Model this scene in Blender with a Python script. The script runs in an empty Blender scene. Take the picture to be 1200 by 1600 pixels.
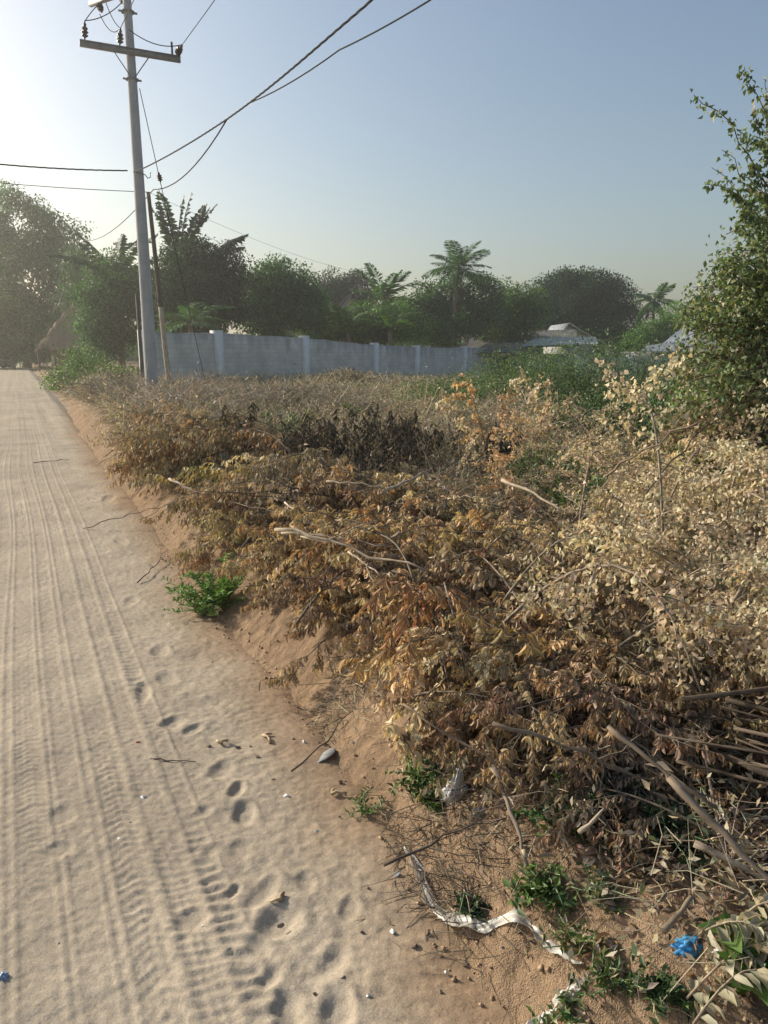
import bpy, math
import numpy as np
from mathutils import Vector, Matrix, Euler

# ------------------------------------------------------------------ camera, sky, sun, exposure
scn = bpy.context.scene
col = scn.collection
R = math.radians
CAM_H, FPX, PITCH = 1.6, 1160.0, R(12.26)
cam_d = bpy.data.cameras.new('camera')
cam_d.sensor_fit = 'VERTICAL'
cam_d.sensor_height = 36.0
cam_d.lens = 36.0 * FPX / 1600.0
cam_d.clip_start, cam_d.clip_end = 0.05, 3000
cam = bpy.data.objects.new('camera', cam_d)
cam.location = (0, 0, CAM_H)
cam.rotation_euler = (R(90) - PITCH, 0, 0)
col.objects.link(cam)
scn.camera = cam

SUN_AZ, SUN_EL = R(-62), R(24)           # azimuth from +Y towards +X, elevation
world = bpy.data.worlds.new('World')
scn.world = world
world.use_nodes = True
wn = world.node_tree
sky = wn.nodes.new('ShaderNodeTexSky')
sky.sky_type = 'NISHITA'
sky.sun_disc = False
sky.sun_elevation = SUN_EL
sky.sun_rotation = SUN_AZ
sky.altitude = 0
sky.air_density = 1.15
sky.dust_density = 2.8
sky.ozone_density = 1.3
bg = wn.nodes['Background']
bg.inputs['Strength'].default_value = 0.082
wn.links.new(sky.outputs[0], bg.inputs['Color'])

sun_d = bpy.data.lights.new('sun', 'SUN')
sun_d.energy = 3.3
sun_d.angle = R(4.0)
sun_d.color = (1.0, 0.91, 0.77)
sun = bpy.data.objects.new('sun', sun_d)
sdir = Vector((math.sin(SUN_AZ) * math.cos(SUN_EL), math.cos(SUN_AZ) * math.cos(SUN_EL), math.sin(SUN_EL)))
sun.rotation_euler = sdir.to_track_quat('Z', 'Y').to_euler()
sun.location = sdir * 60
col.objects.link(sun)

vs = scn.view_settings
vs.view_transform = 'Standard'
vs.look = 'None'
vs.exposure = 0.82
vs.gamma = 1.0
vs.use_curve_mapping = False
scn.render.engine = 'CYCLES'
cy = scn.cycles
cy.use_denoising = True
cy.max_bounces = 6
cy.diffuse_bounces = 4
cy.glossy_bounces = 2
cy.transmission_bounces = 3
cy.transparent_max_bounces = 6
cy.volume_bounces = 0
cy.caustics_reflective = False
cy.caustics_refractive = False
cy.sample_clamp_indirect = 4.0

# ------------------------------------------------------------------ helpers
rng = np.random.default_rng(11)
RD = np.array([-math.sin(R(26)), math.cos(R(26))])      # direction of the road
RN = np.array([RD[1], -RD[0]])                          # across, towards the plot


def st(x, y):
    return x * RD[0] + y * RD[1], x * RN[0] + y * RN[1]


def xy(s, t):
    return s * RD[0] + t * RN[0], s * RD[1] + t * RN[1]


def ray(px, py):
    cx, cyy = (px - 600) / FPX, (800 - py) / FPX
    return np.array([cx, math.cos(PITCH) + cyy * math.sin(PITCH), -math.sin(PITCH) + cyy * math.cos(PITCH)])


def at(px, py, Y):
    v = ray(px, py)
    return v * (Y / v[1]) + np.array([0, 0, CAM_H])


def vnoise(x, y, seed=0):
    x = np.asarray(x, float); y = np.asarray(y, float)
    xi, yi = np.floor(x), np.floor(y)
    fx, fy = x - xi, y - yi
    fx = fx * fx * (3 - 2 * fx); fy = fy * fy * (3 - 2 * fy)

    def h(a, b):
        v = np.sin(a * 127.1 + b * 311.7 + seed * 74.7) * 43758.5453
        return v - np.floor(v)
    return (h(xi, yi) * (1 - fx) + h(xi + 1, yi) * fx) * (1 - fy) + (h(xi, yi + 1) * (1 - fx) + h(xi + 1, yi + 1) * fx) * fy


def fbm(x, y, scale, octaves=3, seed=0):
    a, tot, out = 1.0, 0.0, 0.0
    for k in range(octaves):
        out = out + a * (vnoise(x * scale * 2 ** k, y * scale * 2 ** k, seed + k * 5) - 0.5)
        tot += a; a *= 0.5
    return out / tot * 2


def sstep(a, b, x):
    u = np.clip((x - a) / (b - a), 0, 1)
    return u * u * (3 - 2 * u)


def edge_t(s):
    return 0.90 + 0.10 * fbm(s, s * 0 + 3.3, 0.9, 3, 4) + 0.55 * sstep(12, 30, s)


def ground_h(x, y):
    s, t = st(x, y)
    u = sstep(-0.14, 0.55, t - edge_t(s))
    z = -0.10 + 0.38 * u
    z = z + u * (0.06 * fbm(x, y, 1.3, 2, 1) + 0.055 * fbm(x, y, 4.5, 3, 2)) + sstep(0.0, 0.25, u) * (0.026 * np.abs(fbm(x, y, 12, 2, 3)) + 0.013 * fbm(x, y, 30, 2, 6))
    z = z + u * 0.16 * fbm(x, y, 0.17, 2, 9) * sstep(4, 15, t)
    z = z - 0.75 * sstep(-3, 12, x) * sstep(28, 58, y) - 0.24 * u * sstep(16, 32, y)
    ul = sstep(-6.0, -7.2, t)
    z = z + ul * (0.2 + 0.05 * fbm(x, y, 0.5, 2, 8))
    return z


FOOT = []   # filled below: (s, t, half length, half width, angle, depth)


def road_h(s, t):
    x, y = xy(s, t)
    z = 0.012 * fbm(x, y, 0.8, 2, 21) + 0.006 * fbm(x, y, 5, 2, 22)
    loose = sstep(0.40, 0.52, t) * (1 - sstep(0.85, 1.0, t))
    z = z + loose * (0.004 * fbm(x, y, 6, 2, 23) + 0.0035 * fbm(x, y, 26, 3, 24))
    z = z + 0.0025 * fbm(x, y, 40, 2, 27)
    near = 1 - sstep(9, 22, s)
    wob = 0.05 * np.sin(s * 0.35) + 0.03 * np.sin(s * 0.9 + 1)
    tracks = [(0.385, 0.040, 'block', 0.012, 0.050, 0.3), (0.29, 0.055, 'bar', 0.0055, 0.034, 0.3),
              (0.175, 0.055, 'chev', 0.006, 0.040, 0.35), (0.02, 0.04, 'bar', 0.004, 0.028, 0.6),
              (-0.11, 0.05, 'chev', 0.005, 0.036, 0.5), (-0.26, 0.04, 'bar', 0.004, 0.030, 0.8),
              (-0.42, 0.06, 'chev', 0.004, 0.040, 0.9)]
    for k, (tc, hw, kind, dep, per, sway) in enumerate(tracks):
        c = tc + wob * sway
        d = (t - c) / hw
        m = np.exp(-np.abs(d) ** 6)
        fade = 0.12 + 0.88 * sstep(-0.25, 0.35, fbm(s, t * 3, 1.1, 3, 40 + k))
        if kind == 'chev':
            ph = s / per + 0.9 * np.abs(d)
        elif kind == 'block':
            ph = s / per + 0.25 * np.sin(s * 3)
        else:
            ph = s / per + 0.35 * d
        jit = 0.6 * fbm(s, t, 11, 3, 60 + k)
        w = np.clip(np.sin(2 * np.pi * (ph + jit)) * 2.2, -1, 1)
        z = z + near * fade * m * dep * 0.42 * (0.55 * w - 0.35)
        z = z + near * 0.004 * np.exp(-((np.abs(d) - 1.15) / 0.12) ** 2)
        if kind != 'block':
            for off in (-0.45, 0.0, 0.45):
                z = z - near * fade * 0.0018 * np.exp(-((d - off) / 0.10) ** 2)
    far = sstep(6, 20, s)
    z = z + far * 0.011 * fbm(t * 5, s * 0.1, 1.0, 3, 33)
    for (fs, ft, hl, hw, an, dep) in FOOT:
        ds, dt = s - fs, t - ft
        a = ds * math.cos(an) + dt * math.sin(an)
        b = -ds * math.sin(an) + dt * math.cos(an)
        q = np.sqrt((a / hl) ** 2 + (b / hw) ** 2) + 0.22 * fbm(x, y, 14, 2, 80 + int(fs * 50) % 17)
        bowl = -dep * 0.46 * (1 - sstep(0.35, 1.1, q))
        rim = dep * 0.16 * np.exp(-((q - 1.22) / 0.25) ** 2) * np.clip(.5 + a / hl * .5, 0, 1.2)
        keep = 1 - 0.85 * (q < 1.0)
        z = z * (0.35 + 0.65 * sstep(.7, 1.1, q)) + bowl + rim
    z = z - 0.16 * sstep(0.95, 1.5, t) - 0.02 * sstep(70, 80, s)
    return z


def surf(x, y):
    s, t = st(x, y)
    return float(max(ground_h(x, y), -.16 * sstep(.95, 1.5, t) if -7 < t < 1.4 and s < 84 else -9))


def hit(px, py):
    v = ray(px, py)
    lo, k = 0.5, 0.5
    o = np.array([0, 0, CAM_H])
    while k < 140:
        p = o + v * k
        if p[2] < surf(p[0], p[1]):
            break
        lo = k
        k *= 1.02
    for _ in range(14):
        m = (lo + k) / 2
        p = o + v * m
        if p[2] < surf(p[0], p[1]):
            k = m
        else:
            lo = m
    p = o + v * k
    return p


def hit_flat(px, py, z=0.0):
    v = ray(px, py)
    return v * ((z - CAM_H) / v[2]) + np.array([0, 0, CAM_H])


for (px, py, hl, hw, an, dep) in [(382, 1272, .075, .042, .15, .030), (374, 1330, .05, .04, .1, .012), (436, 1442, .07, .06, .5, .036), (365, 1392, .036, .022, .8, .026),
                                  (522, 1500, .055, .04, .9, .026), (452, 1585, .075, .04, .1, .028), (528, 1580, .07, .045, .3, .030),
                                  (98, 1278, .060, .046, .0, .007), (92, 1330, .042, .042, .0, .007), (268, 1132, .06, .05, .4, .022), (300, 1142, .05, .035, 1.1, .016),
                                  (345, 1205, .07, .045, .7, .020), (370, 1235, .05, .03, .5, .024), (405, 1480, .05, .03, -.4, .018), (250, 1020, .08, .05, .1, .016),
                                  (262, 1062, .09, .06, -.2, .014), (410, 1395, .08, .035, .9, .018), (300, 1440, .045, .05, .2, .012), (225, 1085, .10, .035, .1, .018),
                                  (205, 940, .10, .05, .2, .014), (190, 845, .16, .06, .0, .016), (170, 780, .2, .07, .2, .014), (545, 1420, .05, .03, .5, .018), (420, 1530, .05, .03, 1.0, .02),
                                  (480, 1380, .05, .03, .2, .014), (330, 1330, .035, .03, .2, .014), (318, 1270, .04, .03, .7, .012)]:
    g = hit_flat(px, py)
    s_, t_ = st(g[0], g[1])
    FOOT.append((s_, t_, hl, hw, an, dep))


class Geo:
    def __init__(self):
        self.V, self.F, self.C, self.n = [], [], [], 0

    def add(self, V, F, c=(1, 1, 1)):
        V = np.asarray(V, float).reshape(-1, 3)
        c = np.asarray(c, float)
        if c.ndim == 1:
            c = np.broadcast_to(c, (len(V), 3))
        self.V.append(V); self.C.append(c)
        for f in F:
            f = np.asarray(f, np.int64)
            if f.size:
                self.F.append(f + self.n)
        self.n += len(V)
        return self

    def merge(self, g, M=None):
        for V, C in zip(g.V, g.C):
            pass
        V = np.concatenate(g.V); C = np.concatenate(g.C)
        if M is not None:
            M = np.array(M)
            V = V @ M[:3, :3].T + M[:3, 3]
        self.add(V, g.F, C)
        return self

    def mesh(self, name, smooth=False):
        me = bpy.data.meshes.new(name)
        V = np.concatenate(self.V).astype(np.float32)
        C = np.concatenate(self.C).astype(np.float32)
        loops = np.concatenate([f.ravel() for f in self.F]).astype(np.int32)
        tot = np.concatenate([np.full(len(f), f.shape[1]) for f in self.F])
        start = np.concatenate([[0], np.cumsum(tot)[:-1]]).astype(np.int32)
        me.vertices.add(len(V)); me.loops.add(len(loops)); me.polygons.add(len(tot))
        me.vertices.foreach_set('co', V.ravel())
        me.loops.foreach_set('vertex_index', loops)
        me.polygons.foreach_set('loop_start', start)
        if smooth:
            me.polygons.foreach_set('use_smooth', np.ones(len(tot), bool))
        a = me.attributes.new('col', 'FLOAT_COLOR', 'POINT')
        a.data.foreach_set('color', np.concatenate([C, np.ones((len(C), 1), np.float32)], 1).ravel())
        me.update(calc_edges=True)
        me.validate()
        return me

    def obj(self, name, mat, parent=None, smooth=False, loc=None, kind=None):
        me = self.mesh(name, smooth)
        me.materials.append(mat)
        o = bpy.data.objects.new(name, me)
        col.objects.link(o)
        if parent is not None:
            o.parent = parent
        if loc is not None:
            o.location = loc
        if kind:
            o['kind'] = kind
        return o


def tag(o, label, cat, group=None):
    o['label'] = label; o['category'] = cat
    if group:
        o['group'] = group
    return o


def thing(name, label, cat, loc=(0, 0, 0), rz=0.0, group=None):
    o = bpy.data.objects.new(name, None)
    o.empty_display_size = 0.1
    col.objects.link(o)
    o.location = loc; o.rotation_euler = (0, 0, rz)
    return tag(o, label, cat, group)


def clone(root, loc, rot=(0, 0, 0), sc=1.0, label=None, group=None):
    r = root.copy(); col.objects.link(r)
    r.location = loc; r.rotation_euler = rot
    r.scale = (sc, sc, sc) if np.isscalar(sc) else sc
    if label: r['label'] = label
    if group: r['group'] = group
    for ch in list(root.children):
        c = ch.copy(); col.objects.link(c); c.parent = r
        for g in list(ch.children):
            d = g.copy(); col.objects.link(d); d.parent = c
    return r


def norm(v):
    v = np.asarray(v, float)
    return v / np.maximum(np.linalg.norm(v, axis=-1, keepdims=True), 1e-9)


def tube(g, pts, rad, sides=6, c=(1, 1, 1), cap=True):
    P = np.asarray(pts, float)
    n = len(P)
    rad = np.broadcast_to(np.asarray(rad, float), (n,))
    T = np.gradient(P, axis=0)
    T = norm(T)
    ref = np.array([0.13, 0.21, 1.0])
    if abs(T[0] @ norm(ref)) > 0.9:
        ref = np.array([1.0, 0.2, 0.1])
    A = norm(np.cross(T, ref)); B = np.cross(T, A)
    an = np.arange(sides) * 2 * np.pi / sides
    V = P[:, None] + rad[:, None, None] * (np.cos(an)[None, :, None] * A[:, None] + np.sin(an)[None, :, None] * B[:, None])
    i = np.arange(n - 1)[:, None] * sides; k = np.arange(sides)[None]; k2 = (k + 1) % sides
    F = np.stack([i + k, i + k2, i + sides + k2, i + sides + k], -1).reshape(-1, 4)
    fs = [F]
    if cap:
        fs.append(np.arange(sides)[::-1][None]); fs.append((np.arange(sides) + (n - 1) * sides)[None])
    g.add(V.reshape(-1, 3), fs, c)


def box(g, lo, hi, c=(1, 1, 1), M=None):
    x0, y0, z0 = lo; x1, y1, z1 = hi
    V = np.array([(x, y, z) for x in (x0, x1) for y in (y0, y1) for z in (z0, z1)], float)
    if M is not None:
        M = np.array(M); V = V @ M[:3, :3].T + M[:3, 3]
    g.add(V, [np.array([(0, 1, 3, 2), (4, 6, 7, 5), (0, 4, 5, 1), (2, 3, 7, 6), (0, 2, 6, 4), (1, 5, 7, 3)])], c)


# leaf templates: (x along, y across, z out of plane)
T8 = np.array([(0, 0, 0), (.3, .40, .20), (.3, -.40, .20), (.68, .38, .13), (.68, -.38, .13), (1, 0, -.22), (.3, 0, 0), (.68, 0, -.02)])
F8 = [np.array([(0, 6, 1), (0, 2, 6), (3, 7, 5), (7, 4, 5)]), np.array([(1, 6, 7, 3), (6, 2, 4, 7)])]
T5 = np.array([(0, 0, 0), (.45, .48, .17), (1, 0, -.2), (.45, -.48, .17), (.5, 0, -.04)])
F5 = [np.array([(0, 4, 2, 1), (0, 3, 2, 4)])]
T4 = np.array([(0, 0, 0), (.5, .5, .06), (1, 0, -.1), (.5, -.5, .06)])
F4 = [np.array([(0, 3, 2, 1)])]
TPL = {8: (T8, F8), 5: (T5, F5), 4: (T4, F4)}


def leaves(g, pos, d, up, L, W, c, tpl=5):
    T, Fs = TPL[tpl]
    pos = np.asarray(pos, float).reshape(-1, 3); N = len(pos)
    d = norm(np.broadcast_to(d, (N, 3)))
    s = norm(np.cross(np.broadcast_to(up, (N, 3)), d) + 1e-6)
    n = np.cross(d, s)
    L = np.broadcast_to(L, (N,)); W = np.broadcast_to(W, (N,))
    V = pos[:, None] + (L[:, None] * T[None, :, 0])[..., None] * d[:, None] + (W[:, None] * T[None, :, 1])[..., None] * s[:, None] \
        + (np.minimum(L, W * 2)[:, None] * T[None, :, 2])[..., None] * n[:, None]
    off = (np.arange(N) * len(T))
    fs = [(off[:, None, None] + f[None]).reshape(-1, f.shape[1]) for f in Fs]
    c = np.asarray(c, float)
    if c.ndim == 1:
        c = np.broadcast_to(c, (N, 3))
    g.add(V.reshape(-1, 3), fs, np.repeat(c, len(T), 0))


def pick(pal, n, r, jit=0.18):
    pal = np.asarray(pal, float)
    w = pal[:, 3] / pal[:, 3].sum()
    k = r.choice(len(pal), n, p=w)
    return np.clip(pal[k, :3] * (1 + jit * r.normal(size=(n, 1))) * (1 + 0.06 * r.normal(size=(n, 3))), 0.005, 0.9)


def rnd_dir(r, n):
    return norm(r.normal(size=(n, 3)))


# ------------------------------------------------------------------ materials
def new_mat(name):
    m = bpy.data.materials.new(name)
    m.use_nodes = True
    nt = m.node_tree
    b = nt.nodes['Principled BSDF']
    b.inputs['Specular IOR Level'].default_value = 0.25
    return m, nt, b


def leaf_mat(name, trans=0.4, rough=0.6, spec=0.25, warm=(1.15, 1.1, 0.7), hv=0.25):
    m, nt, b = new_mat(name)
    N, Lk = nt.nodes, nt.links
    a = N.new('ShaderNodeAttribute'); a.attribute_name = 'col'
    oi = N.new('ShaderNodeObjectInfo')
    mr = N.new('ShaderNodeMapRange')
    mr.inputs['To Min'].default_value = 1 - hv; mr.inputs['To Max'].default_value = 1 + hv
    Lk.new(oi.outputs['Random'], mr.inputs['Value'])
    mul = N.new('ShaderNodeVectorMath'); mul.operation = 'SCALE'
    Lk.new(a.outputs['Color'], mul.inputs[0]); Lk.new(mr.outputs[0], mul.inputs['Scale'])
    hs = N.new('ShaderNodeHueSaturation')
    wn_ = N.new('ShaderNodeTexWhiteNoise'); wn_.noise_dimensions = '1D'
    Lk.new(oi.outputs['Random'], wn_.inputs['W'])
    m3 = N.new('ShaderNodeMapRange'); m3.inputs['To Min'].default_value = 1 - hv * .9; m3.inputs['To Max'].default_value = 1 + hv * .15
    Lk.new(wn_.outputs['Value'], m3.inputs['Value']); Lk.new(m3.outputs[0], hs.inputs['Saturation'])
    m4 = N.new('ShaderNodeMapRange'); m4.inputs['To Min'].default_value = .5 - hv * .05; m4.inputs['To Max'].default_value = .5 + hv * .06
    Lk.new(oi.outputs['Random'], m4.inputs['Value']); Lk.new(m4.outputs[0], hs.inputs['Hue'])
    Lk.new(mul.outputs[0], hs.inputs['Color'])
    mul = hs
    Lk.new(mul.outputs[0], b.inputs['Base Color'])
    b.inputs['Roughness'].default_value = rough
    b.inputs['Specular IOR Level'].default_value = spec
    t = N.new('ShaderNodeBsdfTranslucent')
    w = N.new('ShaderNodeVectorMath'); w.operation = 'MULTIPLY'; w.inputs[1].default_value = warm
    Lk.new(mul.outputs[0], w.inputs[0]); Lk.new(w.outputs[0], t.inputs['Color'])
    mx = N.new('ShaderNodeMixShader'); mx.inputs[0].default_value = trans
    Lk.new(b.outputs[0], mx.inputs[1]); Lk.new(t.outputs[0], mx.inputs[2])
    Lk.new(mx.outputs[0], N['Material Output'].inputs['Surface'])
    return m


def noise_mat(name, c1, c2, scale=8.0, detail=5.0, rough=0.85, bump=0.2, stretch=(1, 1, 1), attr=False, dist=0.01, c3=None):
    m, nt, b = new_mat(name)
    N, Lk = nt.nodes, nt.links
    tc = N.new('ShaderNodeTexCoord')
    mp = N.new('ShaderNodeMapping'); mp.inputs['Scale'].default_value = stretch
    Lk.new(tc.outputs['Object'], mp.inputs['Vector'])
    no = N.new('ShaderNodeTexNoise'); no.inputs['Scale'].default_value = scale; no.inputs['Detail'].default_value = detail
    no.inputs['Roughness'].default_value = 0.62
    Lk.new(mp.outputs[0], no.inputs['Vector'])
    cr = N.new('ShaderNodeValToRGB')
    cr.color_ramp.elements[0].position = 0.32; cr.color_ramp.elements[0].color = (*c1, 1)
    cr.color_ramp.elements[1].position = 0.68; cr.color_ramp.elements[1].color = (*c2, 1)
    if c3:
        e = cr.color_ramp.elements.new(0.5); e.color = (*c3, 1)
    Lk.new(no.outputs['Fac'], cr.inputs[0])
    out = cr.outputs[0]
    if attr:
        a = N.new('ShaderNodeAttribute'); a.attribute_name = 'col'
        mu = N.new('ShaderNodeVectorMath'); mu.operation = 'MULTIPLY'
        Lk.new(out, mu.inputs[0]); Lk.new(a.outputs['Color'], mu.inputs[1]); out = mu.outputs[0]
    Lk.new(out, b.inputs['Base Color'])
    b.inputs['Roughness'].default_value = rough
    if bump:
        bp = N.new('ShaderNodeBump'); bp.inputs['Strength'].default_value = bump; bp.inputs['Distance'].default_value = dist
        Lk.new(no.outputs['Fac'], bp.inputs['Height']); Lk.new(bp.outputs[0], b.inputs['Normal'])
    return m


def earth_mat(name, rel=.5, dist=.008, sc3=38):
    """sand and earth: the point colour carries which soil lies where; grain and relief come from noise"""
    m, nt, b = new_mat(name)
    N, Lk = nt.nodes, nt.links
    tc = N.new('ShaderNodeTexCoord')
    a = N.new('ShaderNodeAttribute'); a.attribute_name = 'col'
    n1 = N.new('ShaderNodeTexNoise'); n1.inputs['Scale'].default_value = 2.2; n1.inputs['Detail'].default_value = 6
    n2 = N.new('ShaderNodeTexNoise'); n2.inputs['Scale'].default_value = 260; n2.inputs['Detail'].default_value = 3
    n3 = N.new('ShaderNodeTexNoise'); n3.inputs['Scale'].default_value = sc3; n3.inputs['Detail'].default_value = 5
    for n in (n1, n2, n3):
        Lk.new(tc.outputs['Object'], n.inputs['Vector'])
    r1 = N.new('ShaderNodeMapRange'); r1.inputs['From Min'].default_value = .3; r1.inputs['From Max'].default_value = .7; r1.inputs['To Min'].default_value = .88; r1.inputs['To Max'].default_value = 1.1
    Lk.new(n1.outputs['Fac'], r1.inputs['Value'])
    r2 = N.new('ShaderNodeMapRange'); r2.inputs['From Min'].default_value = .25; r2.inputs['From Max'].default_value = .75; r2.inputs['To Min'].default_value = .72; r2.inputs['To Max'].default_value = 1.25
    Lk.new(n2.outputs['Fac'], r2.inputs['Value'])
    r3 = N.new('ShaderNodeMapRange'); r3.inputs['From Min'].default_value = .3; r3.inputs['From Max'].default_value = .7; r3.inputs['To Min'].default_value = .86; r3.inputs['To Max'].default_value = 1.12
    Lk.new(n3.outputs['Fac'], r3.inputs['Value'])
    m1 = N.new('ShaderNodeMath'); m1.operation = 'MULTIPLY'; Lk.new(r1.outputs[0], m1.inputs[0]); Lk.new(r2.outputs[0], m1.inputs[1])
    m2 = N.new('ShaderNodeMath'); m2.operation = 'MULTIPLY'; Lk.new(m1.outputs[0], m2.inputs[0]); Lk.new(r3.outputs[0], m2.inputs[1])
    sc = N.new('ShaderNodeVectorMath'); sc.operation = 'SCALE'
    Lk.new(a.outputs['Color'], sc.inputs[0]); Lk.new(m2.outputs[0], sc.inputs['Scale'])
    Lk.new(sc.outputs[0], b.inputs['Base Color'])
    b.inputs['Roughness'].default_value = 1.0
    b.inputs['Specular IOR Level'].default_value = 0.05
    ad = N.new('ShaderNodeMath'); ad.operation = 'MULTIPLY_ADD'; ad.inputs[1].default_value = 0.25
    Lk.new(n2.outputs['Fac'], ad.inputs[0]); Lk.new(n3.outputs['Fac'], ad.inputs[2])
    bp = N.new('ShaderNodeBump'); bp.inputs['Strength'].default_value = rel; bp.inputs['Distance'].default_value = dist
    Lk.new(ad.outputs[0], bp.inputs['Height']); Lk.new(bp.outputs[0], b.inputs['Normal'])
    return m


M_earth = earth_mat('sand')
M_clod = earth_mat('crumbly_earth', .9, .045, 16)
M_brown = leaf_mat('dried_brown_leaf', 0.26, 0.62, 0.3, (1.15, 1.0, 0.65), .32)
M_cream = leaf_mat('bleached_leaf', 0.34, 0.6, 0.25, (1.1, 1.0, 0.8), 0.15)
M_green = leaf_mat('fresh_leaf', 0.30, 0.5, 0.3, (1.1, 1.2, 0.55), 0.2)
M_tree = leaf_mat('tree_leaf', 0.30, 0.55, 0.2, (.95, 1.3, 0.55), 0.12)
M_dark = leaf_mat('withered_grey_leaf', 0.15, 0.8, 0.1)
M_bark = noise_mat('bark', (.10, .075, .05), (.26, .20, .14), 14, 6, .9, .5, (3, 3, .6), attr=True)
M_stick = noise_mat('cut_stick_bark', (.10, .083, .067), (.32, .275, .22), 42, 7, .85, .6, (.35, 1, 1), attr=True, dist=.004)
M_conc = noise_mat('pole_concrete', (.30, .31, .32), (.40, .41, .42), 5, 6, .85, .1, (1, 1, .5))
M_wood = noise_mat('weathered_timber', (.13, .11, .09), (.27, .24, .20), 10, 5, .85, .3, (6, 6, .7), attr=True)
M_metal = noise_mat('galvanised_steel', (.16, .165, .17), (.26, .26, .265), 9, 4, .5, .05)
M_insul = noise_mat('brown_porcelain', (.035, .022, .018), (.06, .04, .03), 5, 2, .2, .0)
M_wire = noise_mat('cable_black', (.012, .012, .013), (.02, .02, .021), 30, 2, .8, .0)
M_thatch = noise_mat('thatch', (.16, .12, .08), (.34, .27, .18), 9, 6, .95, .8, (4, 4, .5), attr=True, dist=.05)

BROWN = [(0.4251, 0.2987, 0.1723, 4), (0.3152, 0.2188, 0.1285, 3), (0.5234, 0.385, 0.2344, 3), (0.1994, 0.1452, 0.079, 2.5), (0.4019, 0.2032, 0.1129, 1), (0.5828, 0.4624, 0.2938, 1.5), (0.2242, 0.2001, 0.0978, 1.5)]
GOLD = [(0.5632, 0.4044, 0.2163, 4), (0.4668, 0.3139, 0.1669, 3), (0.6739, 0.5093, 0.2918, 2.5), (0.4984, 0.2632, 0.1456, 1), (0.3783, 0.296, 0.1549, 1.5), (0.7284, 0.5638, 0.2698, 0.6)]
OLIVE = [(0.2916, 0.2281, 0.1075, 4), (0.3786, 0.2897, 0.15, 3), (0.2206, 0.1889, 0.0872, 3), (0.4825, 0.3809, 0.2285, 2), (0.1944, 0.1944, 0.0801, 1)]
CREAM = [(0.638, 0.539, 0.374, 4), (0.55, 0.451, 0.297, 3), (0.726, 0.638, 0.462, 2.5), (0.462, 0.363, 0.22, 2), (0.605, 0.473, 0.242, 1.5), (0.33, 0.275, 0.165, 1)]
PEACH = [(0.648, 0.4536, 0.2592, 4), (0.5616, 0.3564, 0.1836, 3), (0.7128, 0.5616, 0.3672, 2), (0.486, 0.2916, 0.1296, 1.5)]
DARKW = [(0.084, 0.0696, 0.0576, 4), (0.132, 0.1056, 0.0792, 3), (0.06, 0.0516, 0.0432, 3), (0.192, 0.15, 0.102, 1)]
GREEN = [(.085, .15, .035, 4), (.12, .20, .05, 3), (.06, .11, .03, 3), (.17, .23, .05, 1)]
DGREEN = [(.035, .075, .025, 4), (.05, .10, .032, 3), (.025, .055, .02, 2), (.08, .12, .03, 1)]
STRAW = [(0.4256, 0.3584, 0.252, 4), (0.336, 0.28, 0.1904, 3), (0.5264, 0.448, 0.3248, 2.5), (0.28, 0.2688, 0.1736, 2), (0.224, 0.1848, 0.1232, 1.5)]

# ------------------------------------------------------------------ the ground and the sand road
SAND = np.array([.425, .36, .275]); ORANGE = np.array([.32, .225, .145]); SOIL = np.array([.23, .165, .115])


def axis(breaks):
    out = [breaks[0][0]]
    for (a, b, step, grow) in breaks:
        while out[-1] < b:
            out.append(out[-1] + max(step, grow * abs(out[-1])))
    return np.array(out)


def soil_col(x, y, s, t, e):
    w1 = sstep(-0.30, 0.12, t - e + 0.12 * fbm(x, y, 2.5, 3, 70))
    w2 = sstep(0.25, 0.9, t - e + 0.3 * fbm(x, y, 1.5, 3, 71))
    c = SAND[None] * (1 - w1[:, None]) + ORANGE[None] * w1[:, None]
    c = c * (1 - 0.7 * w2[:, None]) + SOIL[None] * 0.7 * w2[:, None]
    lw = 0.5 * sstep(0.1, 0.5, fbm(x, y, 0.8, 3, 72)) * (1 - w1)
    c = c * (1 - 0.25 * lw[:, None])
    return c


def sheet(name, S, T, hf):
    ss, tt = np.meshgrid(S, T, indexing='ij')
    s, t = ss.ravel(), tt.ravel()
    x, y = xy(s, t)
    z = hf(x, y, s, t)
    g = Geo()
    n, m = len(S), len(T)
    i = np.arange(n - 1)[:, None] * m; k = np.arange(m - 1)[None]
    F = np.stack([i + k, i + k + 1, i + m + k + 1, i + m + k], -1).reshape(-1, 4)[:, ::-1]
    g.add(np.stack([x, y, z], 1), [F], soil_col(x, y, s, t, edge_t(s)))
    o = g.obj(name, M_earth if name == 'sand_road' else M_clod, smooth=True)
    o['kind'] = 'structure'
    return o


S = np.concatenate([-axis([(6, 260, 6, .3)])[::-1], axis([(-4, .6, .6, 0), (.6, 6, .022, 0), (6, 300, .022, .012)])])
T = np.concatenate([-axis([(0.5, 10, 1.2, 0), (10, 300, 3, .25)])[::-1], axis([(.3, .6, .1, 0), (.6, 2.2, .022, 0), (2.2, 300, .04, .05)])])
ground = sheet('ground', S, T, lambda x, y, s, t: ground_h(x, y))
ground['label'] = 'orange brown earth of the cleared plot and its low bank'
S = axis([(-5, 1.0, .5, 0), (1.0, 3.2, .0085, 0), (3.2, 84, .009, .0042)])
T = np.concatenate([axis([(-7.2, -.75, .35, 0)])[:-1], axis([(-.75, 1.3, .0085, 0)])])
road = sheet('sand_road', S, T, lambda x, y, s, t: road_h(s, t))
road['label'] = 'pale sand road with tyre tracks and footprints'

# ------------------------------------------------------------------ block wall round the neighbouring plot
M_wall = None


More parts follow.
